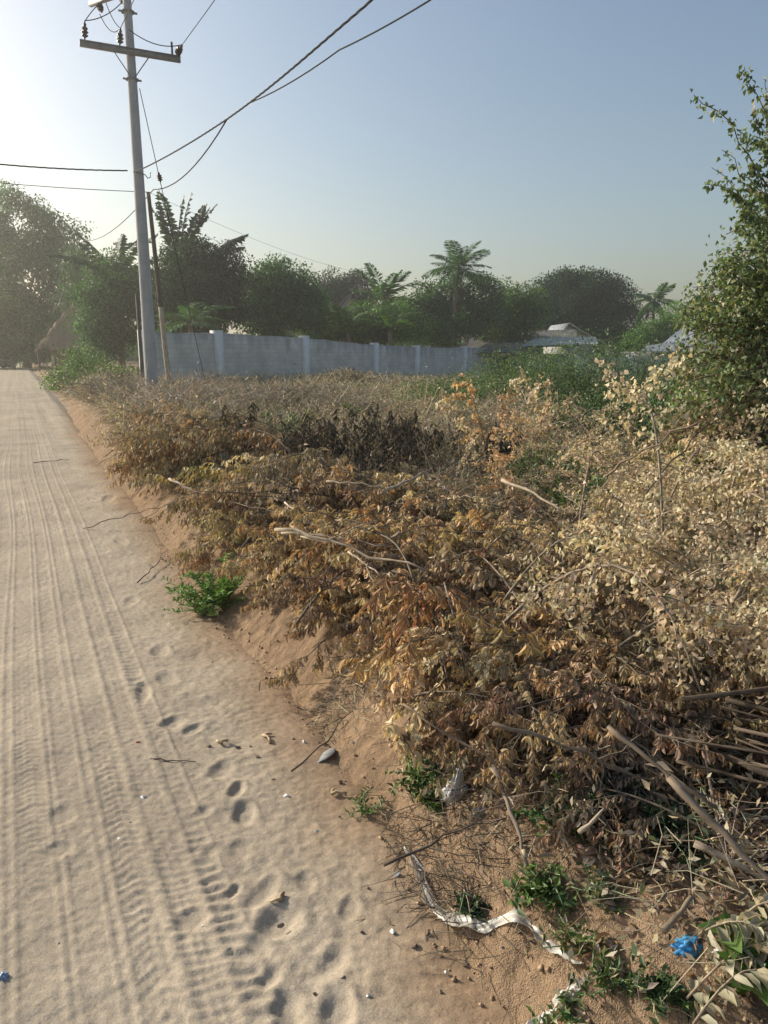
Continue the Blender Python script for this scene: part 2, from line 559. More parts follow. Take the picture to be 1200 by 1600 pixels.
def wall_mat():
    m, nt, b = new_mat('rendered_blocks')
    N, Lk = nt.nodes, nt.links
    tc = N.new('ShaderNodeTexCoord')
    n1 = N.new('ShaderNodeTexNoise'); n1.inputs['Scale'].default_value = 1.1; n1.inputs['Detail'].default_value = 7; n1.inputs['Roughness'].default_value = .65
    mp = N.new('ShaderNodeMapping'); mp.inputs['Scale'].default_value = (1.7, 1.7, .3)
    n2 = N.new('ShaderNodeTexNoise'); n2.inputs['Scale'].default_value = 1.3; n2.inputs['Detail'].default_value = 4
    Lk.new(tc.outputs['Object'], n1.inputs['Vector']); Lk.new(tc.outputs['Object'], mp.inputs['Vector']); Lk.new(mp.outputs[0], n2.inputs['Vector'])
    cr = N.new('ShaderNodeValToRGB')
    cr.color_ramp.elements[0].position = .3; cr.color_ramp.elements[0].color = (.44, .43, .40, 1)
    cr.color_ramp.elements[1].position = .72; cr.color_ramp.elements[1].color = (.66, .645, .60, 1)
    e = cr.color_ramp.elements.new(.5); e.color = (.55, .54, .50, 1)
    Lk.new(n1.outputs['Fac'], cr.inputs[0])
    a = N.new('ShaderNodeAttribute'); a.attribute_name = 'col'
    sx = N.new('ShaderNodeSeparateXYZ'); Lk.new(a.outputs['Vector'], sx.inputs[0])      # x: height under the coping, 0..1
    st_ = N.new('ShaderNodeMath'); st_.operation = 'SUBTRACT'; Lk.new(n2.outputs['Fac'], st_.inputs[0]); Lk.new(sx.outputs[0], st_.inputs[1])
    mr = N.new('ShaderNodeMapRange'); mr.inputs['From Min'].default_value = .22; mr.inputs['From Max'].default_value = .55; mr.inputs['To Max'].default_value = .45
    Lk.new(st_.outputs[0], mr.inputs['Value'])
    mx = N.new('ShaderNodeMix'); mx.data_type = 'RGBA'; mx.inputs[7].default_value = (.09, .09, .085, 1)
    Lk.new(mr.outputs[0], mx.inputs[0]); Lk.new(cr.outputs[0], mx.inputs[6])
    bt = N.new('ShaderNodeTexBrick'); bt.inputs['Scale'].default_value = 1.0
    bt.inputs['Brick Width'].default_value = .42; bt.inputs['Row Height'].default_value = .21; bt.inputs['Mortar Size'].default_value = .012
    bt.inputs['Color1'].default_value = (1, 1, 1, 1); bt.inputs['Color2'].default_value = (.82, .82, .83, 1); bt.inputs['Mortar'].default_value = (.72, .72, .72, 1)
    cxy = N.new('ShaderNodeCombineXYZ'); sp3 = N.new('ShaderNodeSeparateXYZ'); Lk.new(tc.outputs['Object'], sp3.inputs[0])
    ln_ = N.new('ShaderNodeMath'); ln_.operation = 'MULTIPLY'; ln_.inputs[1].default_value = 1.19; Lk.new(sp3.outputs[1], ln_.inputs[0])
    Lk.new(ln_.outputs[0], cxy.inputs[0]); Lk.new(sp3.outputs[2], cxy.inputs[1]); Lk.new(cxy.outputs[0], bt.inputs['Vector'])
    mu = N.new('ShaderNodeMix'); mu.data_type = 'RGBA'; mu.blend_type = 'MULTIPLY'; mu.inputs[0].default_value = .8
    Lk.new(mx.outputs[2], mu.inputs[6]); Lk.new(bt.outputs['Color'], mu.inputs[7])
    Lk.new(mu.outputs[2], b.inputs['Base Color'])
    b.inputs['Roughness'].default_value = .95
    bp = N.new('ShaderNodeBump'); bp.inputs['Strength'].default_value = .4; bp.inputs['Distance'].default_value = .02
    Lk.new(n1.outputs['Fac'], bp.inputs['Height']); Lk.new(bp.outputs[0], b.inputs['Normal'])
    return m


M_wall = wall_mat()
M_pillar = noise_mat('pale_pillar_render', (.58, .57, .54), (.74, .73, .70), 1.6, 6, .9, .2)


def wall_run(name, posts, label, group=None, panel_drop=0.10):
    """posts: (x, y, z_top); panels between posts, pilasters on them"""
    base = posts[0]
    root = thing(name, label, 'wall', (base[0], base[1], float(ground_h(base[0], base[1])) - .05), 0, group)
    o = np.array(root.location)
    for i, (x, y, zt) in enumerate(posts):
        zb = float(ground_h(x, y)) - .15
        if i < len(posts) - 1:
            d = np.array([posts[i + 1][0] - x, posts[i + 1][1] - y])
        ln = np.linalg.norm(d); u = d / ln; nn = np.array([u[1], -u[0]])
        g = Geo()
        w, dp = .24, .19
        pts = [np.array([x, y]) + a * u * w + b_ * nn * dp for a, b_ in ((-1, -1), (1, -1), (1, 1), (-1, 1))]
        V = [(p[0], p[1], z) for z in (zb, zt + .02) for p in pts]
        g.add(np.array(V) - o, [np.array([(0, 1, 5, 4), (1, 2, 6, 5), (2, 3, 7, 6), (3, 0, 4, 7), (4, 5, 6, 7)])],
              np.array([(1, 1, 1)] * 4 + [(.75, 1, 1)] * 4))
        g.obj('pillar', M_pillar, root)
        if i == len(posts) - 1:
            break
        x2, y2, zt2 = posts[i + 1]
        a = np.array([x, y]) + u * w; b2 = np.array([x2, y2]) - u * w
        zb2 = float(ground_h(x2, y2)) - .15
        g = Geo()
        n = 10
        f = np.linspace(0, 1, n)
        P = a[None] * (1 - f[:, None]) + b2[None] * f[:, None]
        zt_l = zt * (1 - f) + zt2 * f - panel_drop + .02 * rng.normal(size=n)
        zb_l = zb * (1 - f) + zb2 * f
        rows = 4
        Vs, Cs = [], []
        for side in (1, -1):
            for k in range(rows + 1):
                q = k / rows
                zz = zb_l * (1 - q) + zt_l * q
                Vs.append(np.concatenate([P + side * nn * .075, zz[:, None]], 1)); Cs.append(np.full((n, 3), 1 - q))
        V = np.concatenate(Vs); C = np.concatenate(Cs)
        i0 = np.arange(rows)[:, None] * n; k0 = np.arange(n - 1)[None]
        F = np.stack([i0 + k0, i0 + k0 + 1, i0 + n + k0 + 1, i0 + n + k0], -1).reshape(-1, 4)
        off = (rows + 1) * n
        top = np.stack([rows * n + k0[0], rows * n + k0[0] + 1, off + rows * n + k0[0] + 1, off + rows * n + k0[0]], -1)
        g.add(V - o, [F, F[:, ::-1] + off, top], C)
        g.obj('panel', M_wall, root)
    return root


posts = []
for px, py, D in [(226, 516, 32.4), (338, 517, 36), (475, 525, 41.6), (585, 536, 47.5), (650, 540, 51.8), (725, 541, 58), (800, 543, 66)]:
    p = at(px, py, D)
    posts.append((p[0], p[1], p[2]))
wall_run('boundary_wall', posts, 'long weathered grey block wall with pale pillars along the back of the plot')
pr = []
for px, py, D in [(905, 556, 58), (985, 555, 58.5), (1080, 553, 59), (1190, 552, 60)]:
    p = at(px, py, D)
    pr.append((p[0], p[1], p[2]))
wall_run('boundary_wall', pr, 'lower grey block wall seen between green scrub and the tall shrub')

# ------------------------------------------------------------------ utility pole, strut, wires
P0 = at(238, 605, 21.0)
PX, PY = P0[0], P0[1]
pz = float(ground_h(PX, PY))
pole = thing('utility_pole', 'tall tapered grey concrete power pole with two steel crossarms', 'utility pole', (PX, PY, pz - .3))
ztop = at(203, -40, 21.0)[2]
g = Geo()
zz = np.linspace(0, ztop - pz + .3, 14)
tube(g, np.stack([0 * zz, 0 * zz, zz], 1), np.interp(zz, [0, zz[-1]], [.185, .098]), 18)
shaft = g.obj('shaft', M_conc, pole, smooth=True)
U = np.array([RN[0], RN[1], 0.0])
V3 = np.array([RD[0], RD[1], 0.0])
arm_z = at(207, 84, 21.0)[2] - (pz - .3)


def obox(g, c, ux, uy, uz, hx, hy, hz, colr=(1, 1, 1)):
    M = np.eye(4); M[:3, 0] = ux; M[:3, 1] = uy; M[:3, 2] = uz; M[:3, 3] = c
    box(g, (-hx, -hy, -hz), (hx, hy, hz), colr, M)


Z = np.array([0, 0, 1.0])
g = Geo()
ac = np.array([0, 0, arm_z]) - V3 * .16
obox(g, ac, U, V3, Z, 1.22, .045, .075)
obox(g, ac - V3 * .05 + Z * .066, U, V3, Z, 1.22, .02, .006)
arm = g.obj('crossarm', M_metal, pole)
g = Geo()
for sgn in (-1, 1):
    tube(g, [ac + U * .42 * sgn - Z * .07, np.array([0, 0, arm_z - .58]) - V3 * .13 + U * .05 * sgn], .014, 5)
g.obj('arm_brace', M_metal, pole)
for z0 in (arm_z - .6, arm_z + .95):
    g = Geo()
    tube(g, [np.array([math.cos(a) * .155, math.sin(a) * .155, z0]) for a in np.linspace(0, 2 * np.pi, 13)], .022, 5, cap=False)
    obox(g, np.array([0, 0, z0]), U, V3, Z, .23, .018, .02)
    g.obj('clamp_band', M_metal, pole)
# upper arm, set along another line
ud = norm(np.array([-.86, .5, 0.0])); vd = np.array([ud[1], -ud[0], 0])
uz = at(150, 1, 21.7)[2] - (pz - .3)
g = Geo()
obox(g, np.array([0, 0, uz]) + vd * .15, ud, vd, Z, 1.55, .045, .06)
g.obj('crossarm', M_metal, pole)


def insulator(parent, a, b, name='insulator'):
    """strain insulator: discs threaded between a and b"""
    g = Geo()
    a = np.asarray(a); b = np.asarray(b)
    n = 22
    f = np.linspace(0, 1, n)
    prof = np.interp(f, [0, .1, .16, .24, .30, .36, .44, .5, .56, .64, .7, .76, .86, .92, 1], [.018, .02, .05, .085, .035, .05, .095, .04, .05, .085, .035, .03, .04, .02, .015])
    tube(g, a[None] * (1 - f[:, None]) + b[None] * f[:, None], prof, 10)
    return g.obj(name, M_insul, parent, smooth=True)


PB = np.array([PX, PY, pz - .3])


def loc(px, py, Y):
    return at(px, py, Y) - PB


ends = [ac - U * 1.10, ac - U * .28, ac + U * 1.12]
fwd = -V3
ins_tips = []
for e, up in zip(ends, (.32, .30, .12)):
    b = e + Z * .08 + fwd * .05
    tip = b + (norm(fwd + Z * up * 3) * .42 if up > .2 else norm(fwd * 1 + Z * .25 + U * .15) * .45)
    insulator(pole, b, tip)
    ins_tips.append(tip)
g = Geo()
tube(g, [ends[2] - U * .1, ends[2] - U * .1 + Z * .38], .03, 6)
g.obj('pin', M_insul, pole)
for px in (128, 182):
    b = np.array([0, 0, uz]) + ud * (1.2 if px == 128 else .35) + vd * .15 - Z * .06
    insulator(pole, b, b + norm(fwd * .4 - Z * .6 - ud * .1) * .36)


def cat(a, b, sag, n=18):
    f = np.linspace(0, 1, n)[:, None]
    P = np.asarray(a)[None] * (1 - f) + np.asarray(b)[None] * f
    P[:, 2] -= sag * 4 * f[:, 0] * (1 - f[:, 0])
    return P


def wire(name, P, r, label, group=None, twist=0.0, mat=None):
    P = np.asarray(P)
    g = Geo()
    o = P[0]
    if twist:
        d = np.concatenate([[0], np.cumsum(np.linalg.norm(np.diff(P, axis=0), axis=1))])
        n = int(d[-1] / .11)
        q = np.linspace(0, d[-1], n)
        Q = np.stack([np.interp(q, d, P[:, k]) for k in range(3)], 1)
        tg = norm(np.gradient(Q, axis=0)); A = norm(np.cross(tg, Z)); B = np.cross(tg, A)
        for ph in (0, 2.09, 4.19):
            a = q * 2 * np.pi / .66 + ph
            tube(g, Q + r * 1.1 * (np.cos(a)[:, None] * A + np.sin(a)[:, None] * B) - o, r, 4)
    else:
        tube(g, P - o, r, 5)
    w = g.obj(name, mat or M_wire, None, smooth=True, loc=o)
    return tag(w, label, 'wire', group)


# jumpers on the pole are parts of it
J = [(ins_tips[0], np.array([0, 0, uz]) + ud * .8 - Z * .1, -.05), (ins_tips[0] + Z * .02, np.array([0, 0, uz]) + ud * .35 + vd * .15 - Z * .2, .10),
     (ins_tips[1], np.array([0, 0, uz]) + ud * 1.2 + vd * .15 - Z * .3, .22), (ins_tips[1], np.array([0, 0, uz]) + ud * .8 - Z * .1, .12),
     (ins_tips[1] + U * .2, ins_tips[2], .16)]
for a, b, sg in J:
    g = Geo(); tube(g, cat(a, b, sg), .012, 5); g.obj('jumper_wire', M_wire, pole, smooth=True)

tails = ['thin power wire running from the outer end of the crossarm out over the road', 'thin power wire running from the insulator in the middle of the crossarm', 'thin power wire running from the plot end of the crossarm']
for k in (2, 1):
    a = ins_tips[k] + PB
    wire('power_line', cat(a, a - V3 * 44 + Z * .4 + U * 1.2, .55, 24), .0095, tails[k])
A_lv = at(213, 268, 20.8) + np.array([0, 0, .0])
J_lv = at(355, 186, 15.0)
J2 = at(392, 160, 14.1)
wire('twisted_cable', np.concatenate([cat(A_lv, J_lv, .05, 8)[:-1], cat(J_lv, at(465, 100, 11.9), .02, 6)[:-1], cat(at(465, 100, 11.9), at(580, 1, 10.0), .0, 6)[:-1], cat(at(580, 1, 10.0), np.array([2.6, 4.0, 6.3]), .05, 6)[:-1],
                                      cat(np.array([2.6, 4.0, 6.3]), np.array([9.5, -9, 7.2]), .0, 5)]), .0095, 'thick twisted cable rising from the concrete pole over the plot', twist=1)
wire('service_cable', np.concatenate([cat(J2, at(530, 78, 11.4), .05, 8)[:-1], cat(at(530, 78, 11.4), at(672, 0, 9.6), .02, 8)[:-1], cat(at(672, 0, 9.6), np.array([6, 3, 6.8]), .0, 5)]), .011, 'plain black cable that parts from the twisted cable over the plot')
wire('service_cable', np.concatenate([cat(J_lv, at(240, 296, 21.6), .32, 12)[:-1], cat(at(240, 296, 21.6), at(120, 372, 50), .6, 12)[:-1], cat(at(120, 372, 50), at(92, 420, 62), .3, 4)]), .014, 'slack thin cable dropping behind the pole towards the thatched hut')
wire('twisted_cable', cat(A_lv - U * .22, A_lv - U * 9.5 - V3 * 1.2 + Z * .12,   .30, 20), .0095, 'twisted cable running level from the pole across the road', twist=1)
g = Geo()
hk = at(208, 268, 20.8) - PB
tube(g, [hk, hk + U * .15 - Z * .02, hk + U * .3 - Z * .05, hk + U * .36 - Z * .13, hk + U * .43 - Z * .10, hk + U * .44 + Z * .02], .014, 5)
g.obj('cable_hook', M_metal, pole)

SB, ST = hit(263, 566), None
sb = at(264, 575, 23.0); stp = at(231.5, 300, 22.6)
strut = thing('timber_pole', 'slim leaning timber pole with pale lower half behind the concrete pole', 'pole', (sb[0], sb[1], float(ground_h(sb[0], sb[1])) - .1))
so = np.array(strut.location)
g = Geo(); f = np.linspace(0, 1, 10)[:, None]
mid = .47
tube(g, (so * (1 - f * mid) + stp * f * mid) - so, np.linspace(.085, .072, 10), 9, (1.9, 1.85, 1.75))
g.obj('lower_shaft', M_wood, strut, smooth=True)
g = Geo()
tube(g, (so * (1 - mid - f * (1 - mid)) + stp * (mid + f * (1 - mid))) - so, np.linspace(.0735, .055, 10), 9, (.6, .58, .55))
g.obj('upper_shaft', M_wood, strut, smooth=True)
wire('service_cable', cat(stp, stp - U * 12 + V3 * 1.0 + Z * .55, .25, 16), .010, 'thin cable running from the leaning timber pole across the road')
wire('service_cable', cat(stp, at(640, 432, 56), .7, 20), .005, 'thin faint cable running from the leaning timber pole to the trees behind the wall')
ga = at(218, 138, 20.9); gb = at(325, 592, 24.5); gb[2] = float(ground_h(gb[0], gb[1])) - .05
wire('guy_wire', cat(gb, ga, .05), .011, 'steel stay wire slanting from the concrete pole to the ground')
gi = gb * (1 - .745) + ga * .745
gj = gb * (1 - .775) + ga * .775
io = insulator(None, gi * 0, gj - gi, 'guy_insulator'); io.location = gi
tag(io, 'small dark egg insulator threaded on the stay wire', 'insulator')
p = hit(221, 596); p = at(220, 560, 26)
post = thing('timber_post', 'thin dark upright post just behind the concrete pole', 'post', (p[0], p[1], float(ground_h(p[0], p[1])) - .1))
g = Geo(); tube(g, [(0, 0, 0), (.02, 0, 1.2), (0, .02, 3.4)], [.07, .065, .05], 8, (.6, .6, .6)); g.obj('shaft', M_wood, post, smooth=True)

# ------------------------------------------------------------------ trees behind the wall
def crown_geo(seed, lobes, n, L, pal, droop=0.3, shell=0.55, tpl=4, aspect=.5):
    """lobes: (cx, cy, cz, rx, ry, rz) in the tree's frame"""
    r = np.random.default_rng(seed)
    g = Geo()
    lob = np.array(lobes, float)
    vol = (lob[:, 3] * lob[:, 4] * lob[:, 5]) ** .67
    per = (n * vol / vol.sum()).astype(int)
    for q, k in zip(lob, per):
        nc = max(10, k // 130)
        d = rnd_dir(r, nc)
        rad = np.clip(1 - shell * r.random(nc) ** 1.6, .1, 1) * (1 + .07 * r.normal(size=nc))
        C = q[:3] + d * rad[:, None] * q[3:]
        idx = r.integers(0, nc, k)
        sp = L * 2.6
        P = C[idx] + norm(r.normal(size=(k, 3))) * (r.random((k, 1)) ** .5) * sp * 1.8 * np.array([1, 1, .65])
        dd = d[idx] * .6 + rnd_dir(r, k) + np.array([0, 0, -droop])
        up = rnd_dir(r, k) * .6 + np.array([0, 0, 1.0])
        sz = L * (.7 + .6 * r.random(k))
        shade = (.6 + .8 * r.random(nc))[idx]
        leaves(g, P, dd, up, sz, sz * aspect, pick(pal, k, r) * shade[:, None], tpl)
    return g


def trunk_geo(seed, h, r0, tips, c=(1, 1, 1), lean=(0, 0)):
    r = np.random.default_rng(seed)
    g = Geo()
    f = np.linspace(0, 1, 7)
    P = np.stack([lean[0] * f + .04 * h * np.sin(f * 4 + seed), lean[1] * f, h * f], 1)
    P[0] = (0, 0, -.2)
    tube(g, P, np.linspace(r0, r0 * .55, 7) * np.array([1.35, 1.05, 1, 1, 1, 1, 1]), 9, c)
    for tp in tips:
        k = r.integers(3, 7)
        a = P[k]; b = np.array(tp, float)
        q = np.linspace(0, 1, 5)[:, None]
        m = a * (1 - q) + b * q
        m[1:-1] += r.normal(size=(3, 3)) * .05 * np.linalg.norm(b - a)
        tube(g, m, np.linspace(r0 * .5, r0 * .12, 5), 6, c)
    return g


def tree(name, label, px, Y, base_z, lobes_px, n, L, pal, seed, group='trees beyond the wall', cat_='tree', r0=.22, mat=None, **kw):
    """lobes_px: (px, py, half width px, half height px, depth offset) measured at the tree's distance"""
    b = at(px, 560, Y)
    root = thing(name, label, cat_, (b[0], b[1], base_z), 0, group)
    o = np.array([b[0], b[1], base_z])
    lob = []
    for (lx, ly, hw, hh, dy) in lobes_px:
        c = at(lx, ly, Y + dy) - o
        k = Y / FPX * 1.0
        lob.append((c[0], c[1], c[2], hw * k, hw * k * .85, hh * k))
    h = max(1.0, min(q[2] for q in lob))
    crown_geo(seed, lob, int(n * 2.4), L * .80, pal, **kw).obj('crown', mat or M_tree, root, kind='stuff')
    tips = [q[:3] for q in lob]
    trunk_geo(seed, h, r0, tips).obj('trunk', M_bark, root, smooth=True)
    return root


TG = [(.060, .142, .042, 4), (.082, .175, .050, 3), (.042, .105, .036, 3), (.12, .20, .05, 1.4)]
TD = [(.030, .062, .032, 4), (.040, .080, .038, 3), (.022, .048, .026, 3)]
TY = [(.13, .22, .045, 3), (.10, .19, .042, 3), (.20, .27, .05, 1.5), (.065, .14, .035, 2)]

tree('shade_tree', 'tall pale-hazed spreading tree beyond the end of the road', 40, 74, -.1, [(20, 350, 45, 48, 0), (62, 370, 42, 50, -1), (95, 405, 36, 46, 1), (-30, 380, 60, 70, 2), (35, 450, 60, 55, -2), (105, 470, 28, 50, 0), (-20, 500, 60, 60, -2), (118, 360, 10, 12, 1), (60, 520, 60, 40, 3)], 19000, .42, TG, 101, r0=.4, shell=.6)
tree('roadside_tree', 'yellowish lower tree in front of the tall hazed tree at the road end', 18, 68, -.1, [(10, 495, 32, 45, 0), (40, 525, 22, 28, 0), (-25, 480, 35, 55, 1), (35, 545, 45, 18, 1), (-20, 545, 45, 20, 1), (80, 540, 30, 22, 2)], 9000, .30, TY, 102)
tree('drooping_tree', 'narrow dark tree with drooping foliage above the thatched hut', 122, 66, 0, [(122, 440, 16, 40, 0), (120, 490, 20, 40, 0), (124, 405, 9, 16, 0)], 4200, .36, TG, 103, droop=1.6, aspect=.3)
tree('drooping_tree', 'small narrow dark tree with drooping foliage near the thatched hut', 150, 62, 0, [(150, 432, 8, 24, 0), (150, 470, 14, 30, 0)], 1800, .32, TG, 104, droop=1.6, aspect=.3)
tree('bushy_tree', 'dense green bush filling the corner between hut and concrete pole', 190, 52, 0, [(185, 490, 40, 55, 0), (160, 520, 30, 40, -1), (225, 480, 35, 60, 1), (180, 440, 34, 40, 1), (150, 470, 28, 40, 0)], 9000, .30, TG, 105)
tree('domed_tree', 'dark rounded tree below the upright torn palm leaves', 320, 47, .1, [(325, 425, 50, 42, 0), (300, 470, 58, 55, -1), (350, 460, 34, 60, 1), (270, 440, 34, 50, 1), (290, 402, 30, 26, 0)], 12000, .27, TD, 106, r0=.3)
tree('bushy_tree', 'bushy mid green tree rising over the pale wall pillars', 430, 52, .1, [(435, 440, 45, 32, 0), (415, 480, 48, 48, 0), (470, 475, 40, 45, 1), (395, 460, 25, 40, 0)], 11000, .27, TG, 107, r0=.28)
tree('distant_tree', 'dark distant tree behind the grey gabled roof', 530, 82, -.2, [(520, 462, 30, 32, 0), (560, 458, 30, 28, 1), (500, 480, 28, 40, 0)], 6000, .36, TD, 108)
tree('bushy_tree', 'low bright leafed tree just behind the wall beneath the banana plants', 590, 56, -.2, [(560, 510, 45, 26, 0), (620, 505, 42, 30, 0), (500, 510, 30, 25, 0)], 8000, .26, TY, 109)
tree('bushy_tree', 'dark green tree at the foot of the taller coconut palm', 690, 62, -.3, [(665, 485, 32, 40, 0), (710, 470, 35, 35, 1), (750, 475, 34, 42, 0), (690, 510, 60, 26, -1)], 11000, .28, TG, 110)
tree('bushy_tree', 'loose olive green tree between coconut palm and domed mango tree', 800, 66, -.4, [(795, 480, 22, 36, 0), (825, 490, 26, 34, 0), (780, 505, 40, 28, 0)], 6500, .30, TY, 111)
tree('mango_tree', 'large dark domed mango tree behind the sheds', 905, 86, -.5, [(900, 470, 72, 44, 0), (865, 490, 52, 36, -1), (945, 480, 45, 40, 1), (975, 500, 26, 34, 0), (905, 500, 70, 36, -2), (885, 452, 40, 24, 0), (930, 456, 36, 22, 0)], 26000, .36, TD, 112, r0=.5, shell=.5)
tree('bushy_tree', 'light green tree beside the white metal roof', 1030, 74, -.5, [(1020, 520, 24, 22, 0), (1055, 500, 22, 26, 0), (1000, 530, 22, 16, 0)], 5500, .24, TY, 113)
tree('distant_tree', 'flat hazy treeline tree far behind the concrete pole', 250, 96, -.3, [(200, 480, 60, 60, 0), (270, 480, 60, 55, 0), (150, 500, 40, 50, 0)], 7000, .45, TG, 114, r0=.4)
tree('distant_tree', 'hazy tree far behind the bushy trees over the wall', 460, 100, -.3, [(440, 490, 60, 45, 0), (540, 500, 60, 40, 0)], 6000, .45, TG, 115, r0=.4)
tree('distant_tree', 'dark tree far behind the coconut palm and sheds', 730, 104, -.6, [(650, 500, 60, 40, 0), (760, 500, 60, 40, 0), (840, 510, 50, 30, 0)], 7000, .45, TD, 116, r0=.4)


r = np.random.default_rng(120)
g = Geo(); n = 26000
az = R(-40) + R(80) * r.random(n); dd = 118 + 14 * r.random(n)
top = 3.4 + 2.6 * fbm(az * 30, az * 0, 1.0, 3, 121) + 1.2 * sstep(R(-18), R(-28), az)
P = np.stack([np.sin(az) * dd, np.cos(az) * dd, -1 + (top + 1) * r.random(n) ** .8], 1)
leaves(g, P, rnd_dir(r, n) + (0, 0, -.4), rnd_dir(r, n) + (0, 0, .8), .8, .5, pick(TG, n, r), 4)
o = g.obj('treeline', M_tree, kind='stuff'); o['label'] = 'far belt of low trees closing the horizon behind the plot'


def frond_geo(seed, L, leaflet, width, n, pal, sag=.5, tornness=.15, gap=1.0, blade=False, hang=.6):
    """a frond along +X, curving down; leaflets both sides"""
    r = np.random.default_rng(seed)
    g = Geo()
    f = np.linspace(0, 1, 14)
    P = np.stack([L * f * (1 - .12 * sag * f), 0 * f, -sag * L * f ** 2 * .6 + .02 * L * np.sin(f * 3)], 1)
    tube(g, P, np.linspace(.035, .008, 14) * L / 3, 5, (.13, .14, .05))
    u = np.linspace(.12, 1, n)
    Q = np.stack([np.interp(u, f, P[:, k]) for k in range(3)], 1)
    for sgn in (-1, 1):
        keep = r.random(n) > tornness
        q = Q[keep]; uu = u[keep]; m = len(q)
        ln = leaflet * np.sin(np.clip(uu * .9 + .1, 0, 1) * np.pi) ** .5 * (.85 + .3 * r.random(m)) + .05
        d = np.stack([np.full(m, .55 if not blade else .18), sgn * np.ones(m), -hang * (.6 + .8 * r.random(m))], 1) + .12 * r.normal(size=(m, 3))
        leaves(g, q, d, np.array([0.2, 0, 1.0]), ln, width * (.8 + .4 * r.random(m)), pick(pal, m, r), 4)
    return g


def palm(name, label, px, Y, top_py, nf, L, seed, pal, leaflet, width, nl, r0=.16, sag=.6, base=-.4, elev=(-.6, 1.2), upright=False, lean=0, group='palms and banana plants beyond the wall', cat_='palm', blade=False, hang=.6, az=None):
    r = np.random.default_rng(seed)
    b = at(px, 560, Y); tpz = at(px, top_py, Y)
    root = thing(name, label, cat_, (b[0] - lean, b[1], base), 0, group)
    h = tpz[2] - base
    f = np.linspace(0, 1, 9)
    g = Geo()
    P = np.stack([lean * f ** 1.5, 0 * f, h * f], 1)
    P[0, 2] = -.2
    tube(g, P, np.linspace(r0 * 1.25, r0 * .8, 9), 9)
    g.obj('trunk', M_bark, root, smooth=True)
    me = [frond_geo(seed + k, L, leaflet, width, nl, pal, sag * (.7 + .3 * k), blade=blade, hang=hang).mesh('frond') for k in range(3)]
    for m in me:
        m.materials.append(M_tree)
    perm = r.permutation(nf)
    for k in range(nf):
        o = bpy.data.objects.new('frond', me[k % 3]); col.objects.link(o); o.parent = root
        o.location = (P[-1, 0], 0, h + .05)
        e = elev[0] + (elev[1] - elev[0]) * ((perm[k] + r.random()) / nf)
        a = (k * 2.399 + r.normal() * .2) if az is None else az[k % len(az)] + r.normal() * .08
        o.rotation_euler = Euler((r.normal() * .25, -e, a), 'XYZ')
        s_ = .85 + .3 * r.random()
        o.scale = (s_, s_, s_)
    return root


palm('coconut_palm', 'tall windblown coconut palm behind the wall', 714, 60, 422, 24, 2.8, 201, TG, .7, .06, 56, sag=.7, lean=.6, elev=(-.4, 1.4), hang=.7)
palm('coconut_palm', 'smaller coconut palm beside the mango tree', 1016, 78, 470, 20, 2.7, 202, TG, .75, .10, 46, sag=.75, elev=(-.9, 1.3), hang=.9)
palm('feather_palm', 'short feathery palm beside the grey gabled roof', 600, 60, 470, 14, 3.0, 203, TG, .8, .11, 40, sag=.6, elev=(.1, 1.4))
palm('feather_palm', 'low fan of palm fronds above the wall behind the leaning pole', 300, 41, 505, 12, 2.4, 204, TG, .6, .09, 36, sag=.8, elev=(-.1, 1.1))
palm('travellers_palm', 'tall plant with upright torn paddle leaves behind the poles', 288, 49.5, 425, 11, 4.4, 205, TD, .62, .20, 40, sag=.22, elev=(1.15, 1.55), blade=True, hang=.15, az=[0.0, 3.14], r0=.22)
palm('travellers_palm', 'dark plant with drooping torn paddle leaves beside the concrete pole', 190, 55, 442, 13, 4.2, 206, TD, .7, .22, 36, sag=.75, elev=(.45, 1.35), blade=True, hang=.5, r0=.22)
palm('banana_plant', 'bright green banana plant with broad leaves behind the wall', 545, 52, 520, 9, 2.3, 207, TY, .42, .16, 40, sag=.7, elev=(.3, 1.35), blade=True, hang=.25, cat_='banana plant')
palm('banana_plant', 'banana plant with arching leaves next to the shed roof', 610, 53, 515, 9, 2.6, 208, TY, .42, .16, 40, sag=.8, elev=(.2, 1.3), blade=True, hang=.25, cat_='banana plant')
palm('feather_palm', 'one arching palm with a single long torn frond above the domed tree', 335, 47, 405, 4, 2.6, 209, TD, .55, .16, 30, sag=.45, elev=(.35, .9), az=[0.0, .4, 2.9], blade=True, hang=.6)

# ------------------------------------------------------------------ hut, houses, lamp post, car
def prism(g, pts, zs, c=(1, 1, 1)):
    pass


def quad(g, a, b, c_, d, colr=(1, 1, 1), th=0.0):
    V = np.array([a, b, c_, d], float)
    if th:
        n = norm(np.cross(V[1] - V[0], V[2] - V[0])) * th
        V = np.concatenate([V, V - n])
        g.add(V, [np.array([(0, 1, 2, 3), (7, 6, 5, 4), (0, 4, 5, 1), (1, 5, 6, 2), (2, 6, 7, 3), (3, 7, 4, 0)])], colr)
    else:
        g.add(V, [np.array([(0, 1, 2, 3)])], colr)


M_mud = noise_mat('mud_wall', (.14, .11, .08), (.24, .19, .14), 3, 5, .95, .3)
M_white = noise_mat('white_paint', (.60, .60, .58), (.74, .74, .72), 2, 4, .6, .05)
M_blue = noise_mat('blue_paint', (.03, .17, .42), (.05, .24, .52), 3, 3, .5, .0)
M_tin = noise_mat('corrugated_tin', (.28, .29, .29), (.46, .47, .47), 1.5, 5, .45, .05)
M_rust = noise_mat('old_tin', (.12, .11, .10), (.26, .24, .22), 1.2, 6, .7, .1)
M_block = noise_mat('bare_blocks', (.26, .25, .24), (.40, .39, .37), 2, 5, .95, .2)

